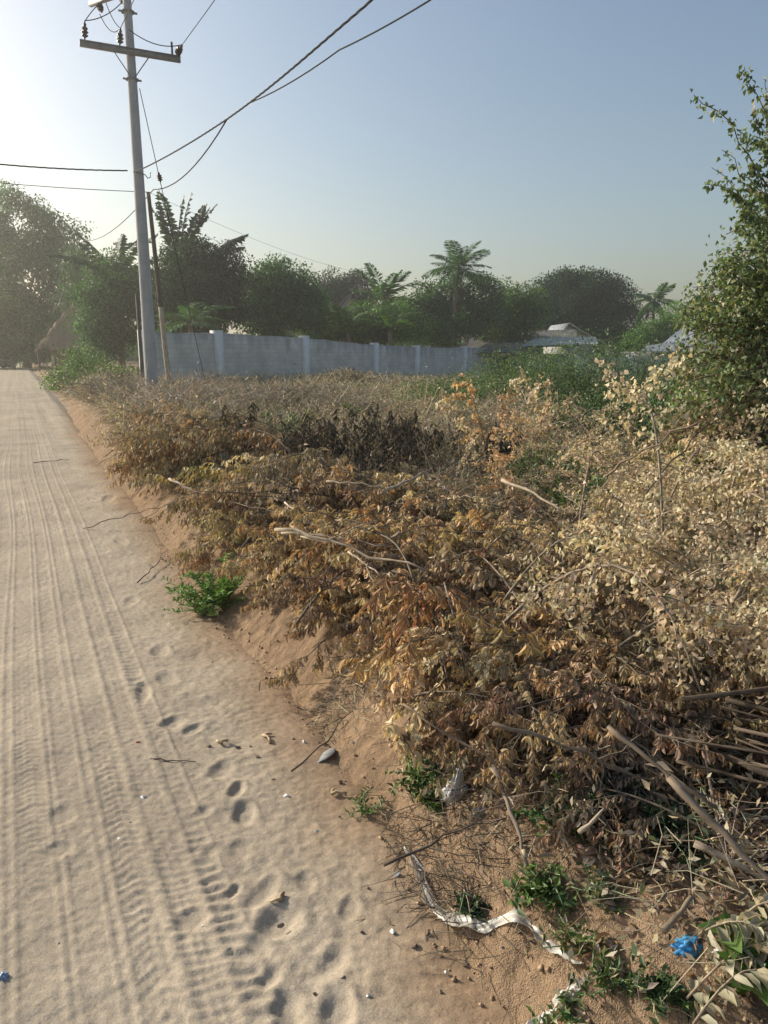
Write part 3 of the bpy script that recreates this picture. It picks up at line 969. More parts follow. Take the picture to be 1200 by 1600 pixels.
c0 = at(128, 560, 63)
hut = thing('thatched_hut', 'thatched hut with steep shaggy roof at the end of the road', 'hut', (c0[0], c0[1], 0))
g = Geo(); box(g, (-1.9, -1.5, -.2), (1.9, 1.5, 2.2)); g.obj('wall', M_mud, hut)
for hx in (-2.6, -1.3, 1.3, 2.6):
    g = Geo(); tube(g, [(hx, -2.2, -.2), (hx, -2.2, 2.15)], .07, 7, (.6, .6, .6)); g.obj('post', M_wood, hut, smooth=True)
g = Geo()
r = np.random.default_rng(5)
nu, nv = 34, 9
for k in range(nv):
    q = k / (nv - 1)
    hw, hd, z = 2.95 * (1 - q) + .55 * q, 2.5 * (1 - q) + .12 * q, 1.7 + 3.7 * q ** .92
per = np.linspace(0, 2 * np.pi, nu, endpoint=False)
V = []
for k in range(nv):
    q = k / (nv - 1)
    hw, hd, z = 2.95 * (1 - q) + .55 * q, 2.5 * (1 - q) + .12 * q, 1.75 + 3.6 * q ** .92
    sx = np.sign(np.cos(per)) * np.abs(np.cos(per)) ** .45 * hw; sy = np.sign(np.sin(per)) * np.abs(np.sin(per)) ** .45 * hd
    V.append(np.stack([sx + .05 * r.normal(size=nu), sy + .05 * r.normal(size=nu), z + .07 * r.normal(size=nu)], 1))
i = np.arange(nv - 1)[:, None] * nu; k = np.arange(nu)[None]; k2 = (k + 1) % nu
g.add(np.concatenate(V), [np.stack([i + k, i + k2, i + nu + k2, i + nu + k], -1).reshape(-1, 4), (np.arange(nu) + (nv - 1) * nu)[None]])
roof = g.obj('roof', M_thatch, hut)
g = Geo(); n = 1500
qq = r.random(n); an = r.random(n) * 2 * np.pi
hw, hd = 2.95 * (1 - qq) + .55 * qq, 2.5 * (1 - qq) + .12 * qq
P = np.stack([np.sign(np.cos(an)) * np.abs(np.cos(an)) ** .45 * hw, np.sign(np.sin(an)) * np.abs(np.sin(an)) ** .45 * hd, 1.8 + 3.6 * qq ** .92], 1)
d = np.stack([P[:, 0] * .25, P[:, 1] * .25, -np.ones(n)], 1) + .25 * r.normal(size=(n, 3))
leaves(g, P, d, np.array([0, 0, 1.0]) + .3 * r.normal(size=(n, 3)), .55, .10, np.full((n, 3), 1.0) * (.8 + .5 * r.random((n, 1))), 4)
g.obj('thatch_fringe', M_thatch, roof, kind='stuff')
g = Geo(); box(g, (-.45, -1.53, 0), (.45, -1.503, 1.9), (.3, .3, .3)); g.obj('door', M_wood, hut)


def tin_roof(g, a, b, c_, d, ridges, amp=.014):
    """corrugated sheet: a-b eave, d-c ridge"""
    a, b, c_, d = (np.array(q, float) for q in (a, b, c_, d))
    ridges = ridges * 3
    n = ridges * 4 + 1
    f = np.linspace(0, 1, n)[:, None]
    nn = norm(np.cross(b - a, d - a))
    w = amp * np.sin(np.arange(n) * np.pi / 2)[:, None] * nn
    lo = a * (1 - f) + b * f + w; hi = d * (1 - f) + c_ * f + w
    k = np.arange(n - 1)
    g.add(np.concatenate([lo, hi]), [np.stack([k, k + 1, n + k + 1, n + k], -1)])


def P3(px, py, Y):
    return at(px, py, Y)


# long low shed behind the wall: one old dark roof, one pale one
c0 = at(760, 560, 64); gz = float(ground_h(c0[0], c0[1]))
shed = thing('block_shed', 'low grey block shed with old dark tin roof behind the wall', 'shed', (c0[0], c0[1], gz))
so = np.array(shed.location)
g = Geo()
q = [P3(729, 545, 63), P3(905, 541, 63.5), P3(900, 515, 69), P3(738, 517, 69)]
tin_roof(g, *[p - so for p in q], 22)
g.obj('roof', M_rust, shed)
g = Geo(); x0, x1 = P3(738, 548, 64)[0] - so[0], P3(895, 545, 64)[0] - so[0]
box(g, (x0, .6, -.3), (x1, 3.6, 2.05)); g.obj('wall', M_block, shed)
c0 = at(830, 560, 61); gz = float(ground_h(c0[0], c0[1]))
shed2 = thing('block_shed', 'block outbuilding with pale sloping tin roof in front of the old dark roof', 'shed', (c0[0], c0[1], gz))
so = np.array(shed2.location)
g = Geo(); q = [P3(735, 551, 59.5), P3(815, 549, 60), P3(836, 533, 64), P3(760, 537, 64)]
tin_roof(g, *[p - so for p in q], 14); g.obj('roof', M_rust, shed2)
g = Geo(); q = [P3(812, 541, 59), P3(935, 537, 60), P3(930, 526, 65), P3(838, 528, 65)]
tin_roof(g, *[p - so for p in q], 16); g.obj('roof_sheet', M_tin, shed2)
g = Geo(); x0, x1 = P3(808, 548, 60.6)[0] - so[0], P3(925, 545, 60.6)[0] - so[0]
box(g, (x0, 0, -.3), (x1, 3.2, 1.72)); g.obj('wall', M_block, shed2)
for px in (822, 860, 900):
    g = Geo(); x = P3(px, 548, 60.6)[0] - so[0]
    box(g, (x - .2, -.02, .7), (x + .2, .1, 1.2), (.3, .3, .3)); g.obj('vent_opening', M_wood, shed2)
c0 = at(905, 560, 72); gz = float(ground_h(c0[0], c0[1]))
ho = thing('gabled_house', 'small white house gable with bright blue panel above the sheds', 'house', (c0[0], c0[1], gz))
so = np.array(ho.location)
L_, Rr, A_ = P3(872, 534, 71) - so, P3(928, 533, 71) - so, P3(887, 508, 71) - so
g = Geo()
V = np.array([L_, Rr, A_, L_ + (0, 7, 0), Rr + (0, 7, 0), A_ + (0, 7, 0)])
g.add(V, [np.array([(0, 1, 2), (5, 4, 3)])]); box(g, (L_[0] + .1, L_[1], -.2), (Rr[0] - .1, L_[1] + 6.9, L_[2])); g.obj('wall', M_block, ho)
g = Geo(); quad(g, A_ + (0, -.5, .12), Rr + (.5, -.5, -.1), Rr + (.5, 7, -.1), A_ + (0, 7, .12), th=-.08); quad(g, L_ + (-.3, -.5, -.1), A_ + (0, -.5, .12), A_ + (0, 7, .12), L_ + (-.3, 7, -.1), th=-.08)
g.obj('roof', M_tin, ho)
g = Geo(); b0, b1, b2, b3 = P3(874, 530, 70.9) - so, P3(902, 531, 70.9) - so, P3(893, 517, 70.9) - so, P3(879, 515, 70.9) - so
quad(g, b0, b1, b2, b3, th=.03); g.obj('blue_panel', M_blue, ho)
c0 = at(1040, 560, 66); gz = float(ground_h(c0[0], c0[1]))
ho = thing('tin_roofed_house', 'house with bright white metal roof partly hidden by the tall shrub', 'house', (c0[0], c0[1], gz))
so = np.array(ho.location)
g = Geo(); tin_roof(g, *[p - so for p in (P3(1000, 549, 63), P3(1125, 549, 64), P3(1120, 524, 67), P3(1010, 540, 66))], 18); g.obj('porch_roof', M_tin, ho)
g = Geo(); tin_roof(g, *[p - so for p in (P3(1034, 538, 66), P3(1130, 540, 66), P3(1105, 510, 71), P3(1064, 513, 71))], 14); g.obj('roof', M_white, ho)
g = Geo(); a = P3(1006, 549, 64.5) - so; b = P3(1120, 549, 64.5) - so
box(g, (a[0], .2, -.3), (b[0], 4.5, a[2] - .05)); g.obj('wall', M_block, ho)
c0 = at(545, 560, 76); gz = -.3
ho = thing('gabled_house', 'dark grey gabled roof of a house showing between the trees', 'house', (c0[0], c0[1], gz))
so = np.array(ho.location)
L_, Rr, A_ = P3(524, 492, 75) - so, P3(566, 492, 75) - so, P3(545, 463, 75) - so
g = Geo(); V = np.array([L_, Rr, A_, L_ + (0, 6, 0), Rr + (0, 6, 0), A_ + (0, 6, 0)]); g.add(V, [np.array([(0, 1, 2), (5, 4, 3)])])
box(g, (L_[0] + .1, L_[1], -.2), (Rr[0] - .1, L_[1] + 5.9, L_[2])); g.obj('wall', M_block, ho)
g = Geo(); quad(g, A_ + (0, -.4, .1), Rr + (.4, -.4, -.1), Rr + (.4, 6, -.1), A_ + (0, 6, .1), th=-.08); quad(g, L_ + (-.4, -.4, -.1), A_ + (0, -.4, .1), A_ + (0, 6, .1), L_ + (-.4, 6, -.1), th=-.08)
g.obj('roof', M_rust, ho)
c0 = at(729, 560, 60); gz = float(ground_h(c0[0], c0[1]))
lp = thing('lamp_post', 'thin pale lamp post standing behind the wall by the shed', 'lamp post', (c0[0], c0[1], gz))
h = at(729, 490, 60)[2] - gz
g = Geo(); tube(g, [(0, 0, 0), (0, 0, h)], [.06, .045], 8); g.obj('post', M_conc, lp, smooth=True)
g = Geo(); box(g, (-.14, -.16, h), (.14, .10, h + .12)); g.obj('lamp_head', M_white, lp)

# car at the far end of the road, only its tail reaches into view
c0 = at(-14, 562, 71)
car = thing('parked_car', 'pale car parked where the sand road ends under the trees', 'car', (c0[0], c0[1], 0.02), R(8))
M_car = noise_mat('car_paint', (.55, .56, .57), (.60, .61, .62), 2, 2, .3, .0)
M_glass = noise_mat('car_glass', (.02, .022, .025), (.03, .032, .035), 2, 2, .1, .0)
M_tyre = noise_mat('tyre_rubber', (.02, .02, .02), (.03, .03, .03), 9, 3, .9, .0)
M_red = noise_mat('tail_lamp_red', (.35, .02, .02), (.4, .03, .03), 4, 2, .3, .0)
prof = [(-2.05, .45), (-2.1, .75), (-1.9, .92), (-1.0, 1.0), (-.45, 1.42), (.9, 1.46), (1.55, 1.05), (2.0, .98), (2.08, .6), (2.0, .38), (-1.95, .36)]
g = Geo()
n = len(prof)
V = []
for yy, k in ((-.84, .0), (-.80, .03), (.80, .03), (.84, .0)):
    for (x, z) in prof:
        inset = .16 if z > 1.1 else 0
        V.append((x, (yy - math.copysign(inset, yy)), z + (k if z > .5 else -k)))
F = []
for j in range(3):
    for i_ in range(n):
        F.append((j * n + i_, j * n + (i_ + 1) % n, (j + 1) * n + (i_ + 1) % n, (j + 1) * n + i_))
g.add(np.array(V), [np.array(F), np.arange(n)[None], (np.arange(n)[::-1] + 3 * n)[None]])
g.obj('body', M_car, car)
for sgn in (-1, 1):
    g = Geo(); quad(g, (-.85, .72 * sgn, 1.06), (1.35, .72 * sgn, 1.06), (.85, .69 * sgn, 1.38), (-.4, .69 * sgn, 1.36), th=.02); g.obj('side_window', M_glass, car)
    g = Geo(); box(g, (2.02, .5 * sgn - .14, .7), (2.10, .5 * sgn + .14, .88)); g.obj('tail_light', M_red, car)
    for x in (-1.3, 1.3):
        g = Geo(); tube(g, [(x, .62 * sgn, .32), (x, .86 * sgn, .32)], .32, 18); wh = g.obj('wheel', M_tyre, car, smooth=False)
        g = Geo(); tube(g, [(x, .80 * sgn, .32), (x, .875 * sgn, .32)], .19, 14); g.obj('rim', M_metal, wh)
g = Geo(); quad(g, (1.56, -.6, 1.08), (1.56, .6, 1.08), (1.0, .56, 1.43), (1.0, -.56, 1.43), th=-.02); g.obj('rear_window', M_glass, car)

# ------------------------------------------------------------------ cut branches and weeds: prototypes
def interp_curve(P, u):
    f = np.linspace(0, 1, len(P))
    return np.stack([np.interp(u, f, P[:, k]) for k in range(3)], -1)


def gen_branch(seed, L, arch, pal, nsec=8, seclen=.38, nrach=7, rachlen=.17, nleaf=11, lL=.055, lW=.022, droop=1.0, tpl=8, stemr=.007, stemcol=(.8, .75, .7), upright=0.0):
    """an arching cut branch along +X whose side twigs carry rows of hanging leaflets"""
    r = np.random.default_rng(seed)
    gs, gl = Geo(), Geo()
    u = np.linspace(0, 1, 12)
    P = np.stack([L * u, .10 * L * np.sin(u * 3 + r.random() * 6) * u, arch * np.sin(np.pi * np.clip(u * .93, 0, 1)) ** .9 + .01 + upright * u], 1)
    tube(gs, P, np.linspace(stemr, stemr * .3, 12), 6, stemcol)
    P_all, D_all, C_all, S_all = [], [], [], []
    for k in range(nsec):
        q = .18 + .82 * (k + r.random() * .6) / nsec
        a = interp_curve(P, min(q, 1.0))
        side = 1 if k % 2 else -1
        d = norm(np.array([.75 + .4 * r.normal(), side * (.6 + .4 * r.random()), .10 + .25 * r.normal() + upright * .4]))
        ln = seclen * (.6 + .7 * r.random())
        v = np.linspace(0, 1, 6)[:, None]
        Q = a + d * ln * v + np.array([0, 0, -1.0]) * ln * .30 * v ** 2
        Q[:, 2] = np.maximum(Q[:, 2], .015)
        tube(gs, Q, np.linspace(stemr * .45, stemr * .18, 6), 4, stemcol, cap=False)
        tone = pick(pal, 1, r, .1)[0]
        for j in range(nrach):
            w = (j + .5 + .4 * r.normal()) / nrach
            b = interp_curve(Q, np.clip(w, .05, 1))
            rd = norm(d + rnd_dir(r, 1)[0] * .9 + np.array([0, 0, -.25]))
            rl = rachlen * (.6 + .7 * r.random())
            x = np.linspace(0, 1, 4)[:, None]
            Rr_ = b + rd * rl * x + np.array([0, 0, -1.0]) * rl * .45 * x ** 2
            Rr_[:, 2] = np.maximum(Rr_[:, 2], .01)
            tube(gs, Rr_, [.0022, .0018, .0014, .001], 3, np.array(stemcol) * .8, cap=False)
            n = nleaf
            y = np.linspace(.1, 1, n)
            lp = interp_curve(Rr_, y)
            sd = norm(np.cross(rd, [0, 0, 1.0]) + 1e-4)
            sg = np.where(np.arange(n) % 2, 1, -1)[:, None]
            ld = rd * .35 + sd * sg * .55 + np.array([0, 0, -droop]) + .28 * r.normal(size=(n, 3))
            P_all.append(lp); D_all.append(ld)
            c = pick(pal, n, r, .2) * .55 + tone * .45
            C_all.append(c); S_all.append(.65 + .6 * r.random(n))
    P_ = np.concatenate(P_all); D_ = np.concatenate(D_all); C_ = np.concatenate(C_all); S_ = np.concatenate(S_all)
    keep = r.random(len(P_)) > .12
    P_, D_, C_, S_ = P_[keep], D_[keep], C_[keep], S_[keep]
    up = rnd_dir(r, len(P_)) + np.array([.3, 0, .3])
    leaves(gl, P_, D_, up, lL * S_, lW * S_ * (.7 + .5 * r.random(len(P_))), C_, tpl)
    return gs, gl


def gen_tuft(seed, L, arch, pal, nsec=9, seclen=.3, nleaf=55, lL=.027, lW=.021, tpl=8, stemr=.007, upright=0.0, stemcol=(1.1, 1.05, 1), spread=.030):
    """a branch with small rounded papery leaves crowded along its twigs"""
    r = np.random.default_rng(seed)
    gs, gl = Geo(), Geo()
    u = np.linspace(0, 1, 12)
    P = np.stack([L * u * (1 - .5 * min(upright, 1)), .09 * L * np.sin(u * 3.4 + r.random() * 6) * u, arch * np.sin(np.pi * np.clip(u * .88, 0, 1)) + .01 + upright * L * u], 1)
    tube(gs, P, np.linspace(stemr, stemr * .3, 12), 5, stemcol)
    for k in range(nsec + 1):
        if k == nsec:
            Q = interp_curve(P, np.linspace(.25, 1, 7))
        else:
            q = .15 + .8 * (k + r.random() * .6) / nsec
            a = interp_curve(P, q)
            d = norm(np.array([.6, (1 if k % 2 else -1) * (.5 + .5 * r.random()), .15 + .4 * r.normal() + .5 * upright]))
            ln = seclen * (.5 + .8 * r.random())
            v = np.linspace(0, 1, 7)[:, None]
            Q = a + d * ln * v + np.array([0, 0, -1.0]) * ln * .35 * v ** 2 * (1 - .6 * min(1, upright))
            Q[:, 2] = np.maximum(Q[:, 2], .02)
            tube(gs, Q, np.linspace(stemr * .4, stemr * .15, 7), 3, stemcol, cap=False)
        n = int(nleaf * (.7 + .6 * r.random()))
        y = r.random(n) ** .8
        lp = interp_curve(Q, y) + r.normal(size=(n, 3)) * spread * np.array([.8, .8, .7])
        ld = rnd_dir(r, n) * .9 + np.array([0, 0, -.75])
        tone = pick(pal, 1, r, .12)[0]
        s_ = .6 + .7 * r.random(n)
        leaves(gl, lp, ld, rnd_dir(r, n), lL * s_, lW * s_, pick(pal, n, r, .16) * .6 + tone * .4, tpl)
    return gs, gl


def proto(name, label, cat_, group, gs, gl, mleaf, mstem=None, part='leaves'):
    root = thing(name, label, cat_, (0, 0, -50), 0, group)
    gs.obj('stem', mstem or M_stick, root, smooth=True)
    gl.obj(part, mleaf, root, kind='stuff')
    return root


class Spawner:
    """hands out a prototype itself the first time and copies after that"""

    def __init__(self, protos, look, half=.55):
        self.look = look if isinstance(look, list) else [look] * len(protos)
        self.protos, self.used = protos, set()
        self.half = [half * max(v.co.x for v in p_.children[0].data.vertices) for p_ in protos]

    def put(self, k, loc_, rot, sc=1.0, label=None):
        p_ = self.protos[k]
        if k in self.used:
            return clone(p_, loc_, rot, sc, label)
        self.used.add(k)
        p_.location = loc_; p_.rotation_euler = rot; p_.scale = (sc, sc, sc)
        if label: p_['label'] = label
        return p_

    def finish(self):
        for k, p_ in enumerate(self.protos):
            if k not in self.used:
                for ch in list(p_.children):
                    bpy.data.objects.remove(ch)
                bpy.data.objects.remove(p_)


TIP = math.atan2(-RN[1], -RN[0])


def scatter(sp, n, s_rng, t_rng, seed, lift=(0, .2), yaw=TIP, yawv=1.1, sc=(.8, 1.2), tilt=.12, tmin=None, bias=1.0, keep=None, where=None):
    r = np.random.default_rng(seed)
    k = done = 0
    while done < n and k < n * 20:
        k += 1
        s_ = s_rng[0] + (s_rng[1] - s_rng[0]) * r.random() ** bias
        t_ = t_rng[0] + (t_rng[1] - t_rng[0]) * r.random()
        if keep is not None and not keep(s_, t_):
            continue
        x, y = xy(s_, t_)
        z = float(ground_h(x, y)) + lift[0] + (lift[1] - lift[0]) * r.random()
        k_ = int(r.integers(len(sp.protos))); ya = yaw + yawv * r.normal(); c_ = sc[0] + (sc[1] - sc[0]) * r.random()
        h_ = sp.half[k_] * c_
        o_ = sp.put(k_, (x - math.cos(ya) * h_, y - math.sin(ya) * h_, z), (tilt * r.normal(), tilt * r.normal(), ya), c_)
        if where:
            o_['label'] = sp.look[k_] + ' ' + where; o_['group'] = (sp.look[k_] + 'es' if sp.look[k_].endswith('ch') else sp.look[k_] + 's') + ' ' + where
        done += 1


g_gold = 'golden brown cut branches heaped on the bank'
gold = Spawner([proto('cut_branch', 'cut branch with rows of curled golden brown leaflets on the bank heap', 'cut branch', g_gold,
                      *gen_branch(300 + k, .65 + .08 * k, .07 + .025 * k, GOLD if k % 2 else BROWN, lL=.043 + .005 * (k % 3), lW=.019, seclen=.32, rachlen=.13, nrach=9, nleaf=13), M_brown) for k in range(7)], ['golden leaved cut branch' if k % 2 else 'brown leaved cut branch' for k in range(7)])
g_brn = 'dark brown withered cut branches lying in the heap'
brn = Spawner([proto('cut_branch', 'withered cut branch with dark brown hanging leaflets in the lower heap', 'cut branch', g_brn,
                     *gen_branch(320 + k, .65 + .08 * k, .06 + .03 * k, BROWN, lL=.042, lW=.018, nsec=8, seclen=.3, rachlen=.12, nrach=9, nleaf=12), M_brown) for k in range(5)], 'dark withered cut branch')
g_olv = 'olive brown cut branches at the edge of the sand road'
olv = Spawner([proto('cut_branch', 'olive brown drooping cut branch heaped at the edge of the sand road', 'cut branch', g_olv,
                     *gen_branch(340 + k, 1.0 + .1 * k, .15 + .035 * k, OLIVE if k % 2 else BROWN, nsec=11, nrach=8, nleaf=9, lL=.065, lW=.022, tpl=5), M_brown) for k in range(5)], ['olive drooping cut branch' if k % 2 else 'brown drooping cut branch' for k in range(5)])
g_cream = 'bleached branches with papery cream leaves'
cream = Spawner([proto('bleached_branch', 'arching branch crowded with small papery cream leaves', 'dry branch', g_cream,
                       *gen_tuft(360 + k, .65 + .08 * k, .22 + .05 * k, CREAM, nsec=10, nleaf=44, upright=.05 + .12 * (k % 3), lW=.017 + .002 * (k % 3), lL=.024 + .003 * (k % 4)), M_cream) for k in range(6)], 'papery cream leaved branch')
g_peach = 'upright shoots with peach coloured dry leaves'
peach = Spawner([proto('dry_shoot', 'upright shoot with peach coloured dry leaves standing above the brush', 'dry shoot', g_peach,
                       *gen_tuft(380 + k, .75 + .12 * k, .05, PEACH if k % 2 else CREAM, nsec=7, nleaf=22, upright=.95, seclen=.34, lL=.052, lW=.036, spread=.02), M_cream) for k in range(4)], ['peach leaved upright shoot' if k % 2 else 'cream leaved upright shoot' for k in range(4)])


def gen_weed(seed, h, pal, n=5, nl=26, lL=.07, lW=.02, droop=1.2, stemc=(.5, .45, .4)):
    r = np.random.default_rng(seed)
    gs, gl = Geo(), Geo()
    for k in range(n):
        a = r.random() * 6.28
        ln = h * (.6 + .5 * r.random())
        d = np.array([math.cos(a) * .25, math.sin(a) * .25, 1.0])
        v = np.linspace(0, 1, 6)[:, None]
        Q = np.array([.05 * r.normal(), .05 * r.normal(), 0]) + d * ln * v + .03 * r.normal(size=(6, 3)) * v
        tube(gs, Q, np.linspace(.006, .002, 6), 4, stemc, cap=False)
        m = nl
        y = .25 + .75 * r.random(m)
        an = r.random(m) * 6.28
        lp = interp_curve(Q, y)
        ld = np.stack([np.cos(an), np.sin(an), -droop * np.ones(m)], 1) + .25 * r.normal(size=(m, 3))
        s_ = .6 + .7 * r.random(m)
        leaves(gl, lp, ld, rnd_dir(r, m), lL * s_, lW * s_, pick(pal, m, r), 5)
    return gs, gl


g_dk = 'dark withered weeds standing in the brush'
dark = Spawner([proto('withered_weed', 'dark grey withered weed with shrivelled hanging leaves', 'weed', g_dk, *gen_weed(400 + k, .42 + .05 * k, DARKW, 6, 34, .075, .022), M_dark) for k in range(4)], 'dark grey withered weed')


def gen_green(seed, h, pal, n=14, nl=18, lL=.035, lW=.012, flat=.6):
    """a low fresh weed: stems spreading from one root, feathery leaflets along them"""
    r = np.random.default_rng(seed)
    gs, gl = Geo(), Geo()
    for k in range(n):
        a = k * 2.4 + r.random()
        e = .5 + .8 * r.random()
        d = np.array([math.cos(a) * math.cos(e), math.sin(a) * math.cos(e), math.sin(e)])
        ln = h * (.6 + .6 * r.random())
        v = np.linspace(0, 1, 7)[:, None]
        Q = d * ln * v + np.array([0, 0, -1.0]) * ln * .35 * v ** 2 + .02 * r.normal(size=(7, 3)) * v
        Q[:, 2] = np.maximum(Q[:, 2], .01)
        tube(gs, Q, np.linspace(.004, .0012, 7), 4, (.35, .5, .25), cap=False)
        m = nl * 2
        y = np.repeat(np.linspace(.2, 1, nl), 2)
        sd = norm(np.cross(d, [0, 0, 1.0]))
        sg = np.where(np.arange(m) % 2, 1, -1)[:, None]
        lp = interp_curve(Q, y)
        ld = d * .5 + sd * sg + np.array([0, 0, .15]) + .35 * r.normal(size=(m, 3))
        s_ = .6 + .7 * r.random(m)
        leaves(gl, lp, ld, np.array([0, 0, 1.0]) + .5 * rnd_dir(r, m), lL * s_, lW * s_, pick(pal, m, r), 5)
    return gs, gl


# golden heap, kept off the bare bank
def off_bank(s_, t_):
    lim = 1.24 if s_ < 2.0 else (1.36 if s_ < 3.4 else 1.28)
    return t_ > lim + .12 * math.sin(s_ * 5)


scatter(gold, 80, (1.9, 4.4), (1.3, 2.7), 1, lift=(0, .12), keep=off_bank, sc=(.7, 1.1), where='heaped above the bare bank')
scatter(gold, 13, (4.0, 5.4), (1.5, 3.4), 2, lift=(0, .10), where='behind the bundle of pale sticks')
scatter(gold, 9, (3.2, 4.3), (2.2, 3.4), 22, lift=(.02, .14), where='in front of the cream leaved branches')
scatter(brn, 26, (1.45, 2.4), (1.75, 2.9), 3, lift=(0, .06), keep=off_bank, sc=(.55, .9), where='over the hollow with dark green weeds')
scatter(brn, 22, (2.2, 3.6), (1.45, 2.8), 4, lift=(0, .12), keep=off_bank, sc=(.7, 1.0), where='low in the heap above the white bag')
scatter(brn, 4, (4.6, 5.6), (1.5, 2.8), 5, lift=(0, .1), where='between stick bundle and dark weeds')
scatter(brn, 34, (1.42, 2.2), (1.25, 2.0), 46, lift=(.03, .13), sc=(.5, .75), keep=off_bank, where='hanging low above the white bag and weeds')
scatter(gold, 14, (1.55, 2.2), (1.25, 2.2), 47, lift=(.04, .12), sc=(.45, .65), keep=off_bank, where='hanging low over the thin stick')
scatter(cream, 8, (1.15, 1.75), (2.1, 2.9), 48, lift=(.10, .20), sc=(.5, .7), yawv=2, where='drooping over the thick stems')
scatter(brn, 22, (1.3, 1.8), (2.0, 2.9), 44, lift=(.10, .18), sc=(.5, .7), keep=lambda a, b: True, where='lying over the bundle of thick stems')
scatter(brn, 16, (2.4, 4.6), (2.8, 4.6), 45, lift=(0, .10), sc=(.7, 1.1), where='between the cream leaved branches')
scatter(olv, 30, (5.6, 9.4), (1.3, 2.35), 6, lift=(0, .14), yawv=.8, where='in the olive heap at the road edge')
scatter(olv, 6, (9.5, 15), (1.6, 2.6), 7, lift=(0, .05), sc=(.7, 1.0), where='in the low heap beside the road towards the pole')
scatter(olv, 12, (4.8, 6.2), (1.25, 2.2), 8, lift=(0, .05), sc=(.55, .8), where='at the road edge behind the bright green weed')


def right_side(s_, t_):
    x, y = xy(s_, t_)
    return 2.1 < y < 5.6 and .30 + .05 * math.sin(y * 4) < x / y < .75


scatter(cream, 52, (1.2, 4.6), (1.7, 5.2), 9, lift=(.02, .20), yawv=2.2, keep=right_side, where='above the bundle of thick stems')
scatter(cream, 11, (3.6, 6.4), (2.9, 4.8), 10, lift=(0, .06), yawv=3, sc=(.5, .75), where='in front of the forked pale stick')
scatter(cream, 8, (4.2, 6.6), (4.4, 6.0), 11, lift=(0, .1), yawv=3, sc=(.7, 1.0), where='below the tall leafy shrub')
scatter(peach, 11, (5.2, 7.2), (4.2, 5.6), 12, yawv=3, sc=(.6, 1.05), where='standing in front of the green scrub')
scatter(peach, 6, (4.6, 5.6), (2.9, 3.9), 13, yawv=3, sc=(.4, .6), where='poking up beside the pale sticks')
scatter(dark, 34, (6.1, 8.4), (2.2, 4.6), 14, yawv=3, sc=(.75, 1.1), where='in the dark patch of dead weeds')
for sp in (gold, brn, olv, cream, peach, dark):
    sp.finish()

# ------------------------------------------------------------------ sticks
def stick_geo(L, r0, seed, c=(1, 1, 1), bend=.06, forks=0):
    r = np.random.default_rng(seed)
    g = Geo()
    u = np.linspace(0, 1, 9)
    P = np.stack([L * u, bend * L * np.sin(u * 3.1 + r.random()) * (1 if r.random() > .5 else -1), .35 * bend * L * np.sin(u * 3.1)], 1)
    P[:, 1:] -= P[0, 1:]
    P[1:-1] += r.normal(size=(7, 3)) * .011 * L
    tube(g, P, np.linspace(r0, r0 * .5, 9) * (1 + .13 * r.normal(size=9)), 8, c)
    for k in range(forks):
        q = .35 + .5 * r.random()
        a = interp_curve(P, q)
        d = norm(np.array([.8, (-1) ** k * .5, .25 * r.normal()]))
        v = np.linspace(0, 1, 5)[:, None]
        tube(g, a + d * L * .35 * v + .01 * r.normal(size=(5, 3)) * v, np.linspace(r0 * .45, r0 * .15, 5), 5, c)
    return g


def stick_between(a, b, r0, seed, label, c=(1, 1, 1), bend=.03, forks=0, name='cut_stick', group=None, cut=False):
    a, b = np.asarray(a, float), np.asarray(b, float)
    L = np.linalg.norm(b - a)
    r0 = r0 * .56
    o = thing(name, label, 'stick', a, 0, group)
    d = Vector(b - a)
    o.rotation_euler = d.to_track_quat('X', 'Z').to_euler()
    g = stick_geo(L, r0, seed, c, bend, forks)
    g.obj('stem', M_stick, o, smooth=True)
    if cut:
        g = Geo(); tube(g, [(L * .86, 0, 0), (L * .93, 0, 0.0)], r0 * .78, 8, (2.1, 1.9, 1.5)); g.obj('peeled_end', M_stick, o, smooth=True)
    return o


def gz_at(px, py, dz):
    """the point at height dz above the plot seen along one line of sight"""
    p = hit_flat(px, py, .28 + dz + .03 * (dz > .2))
    return p


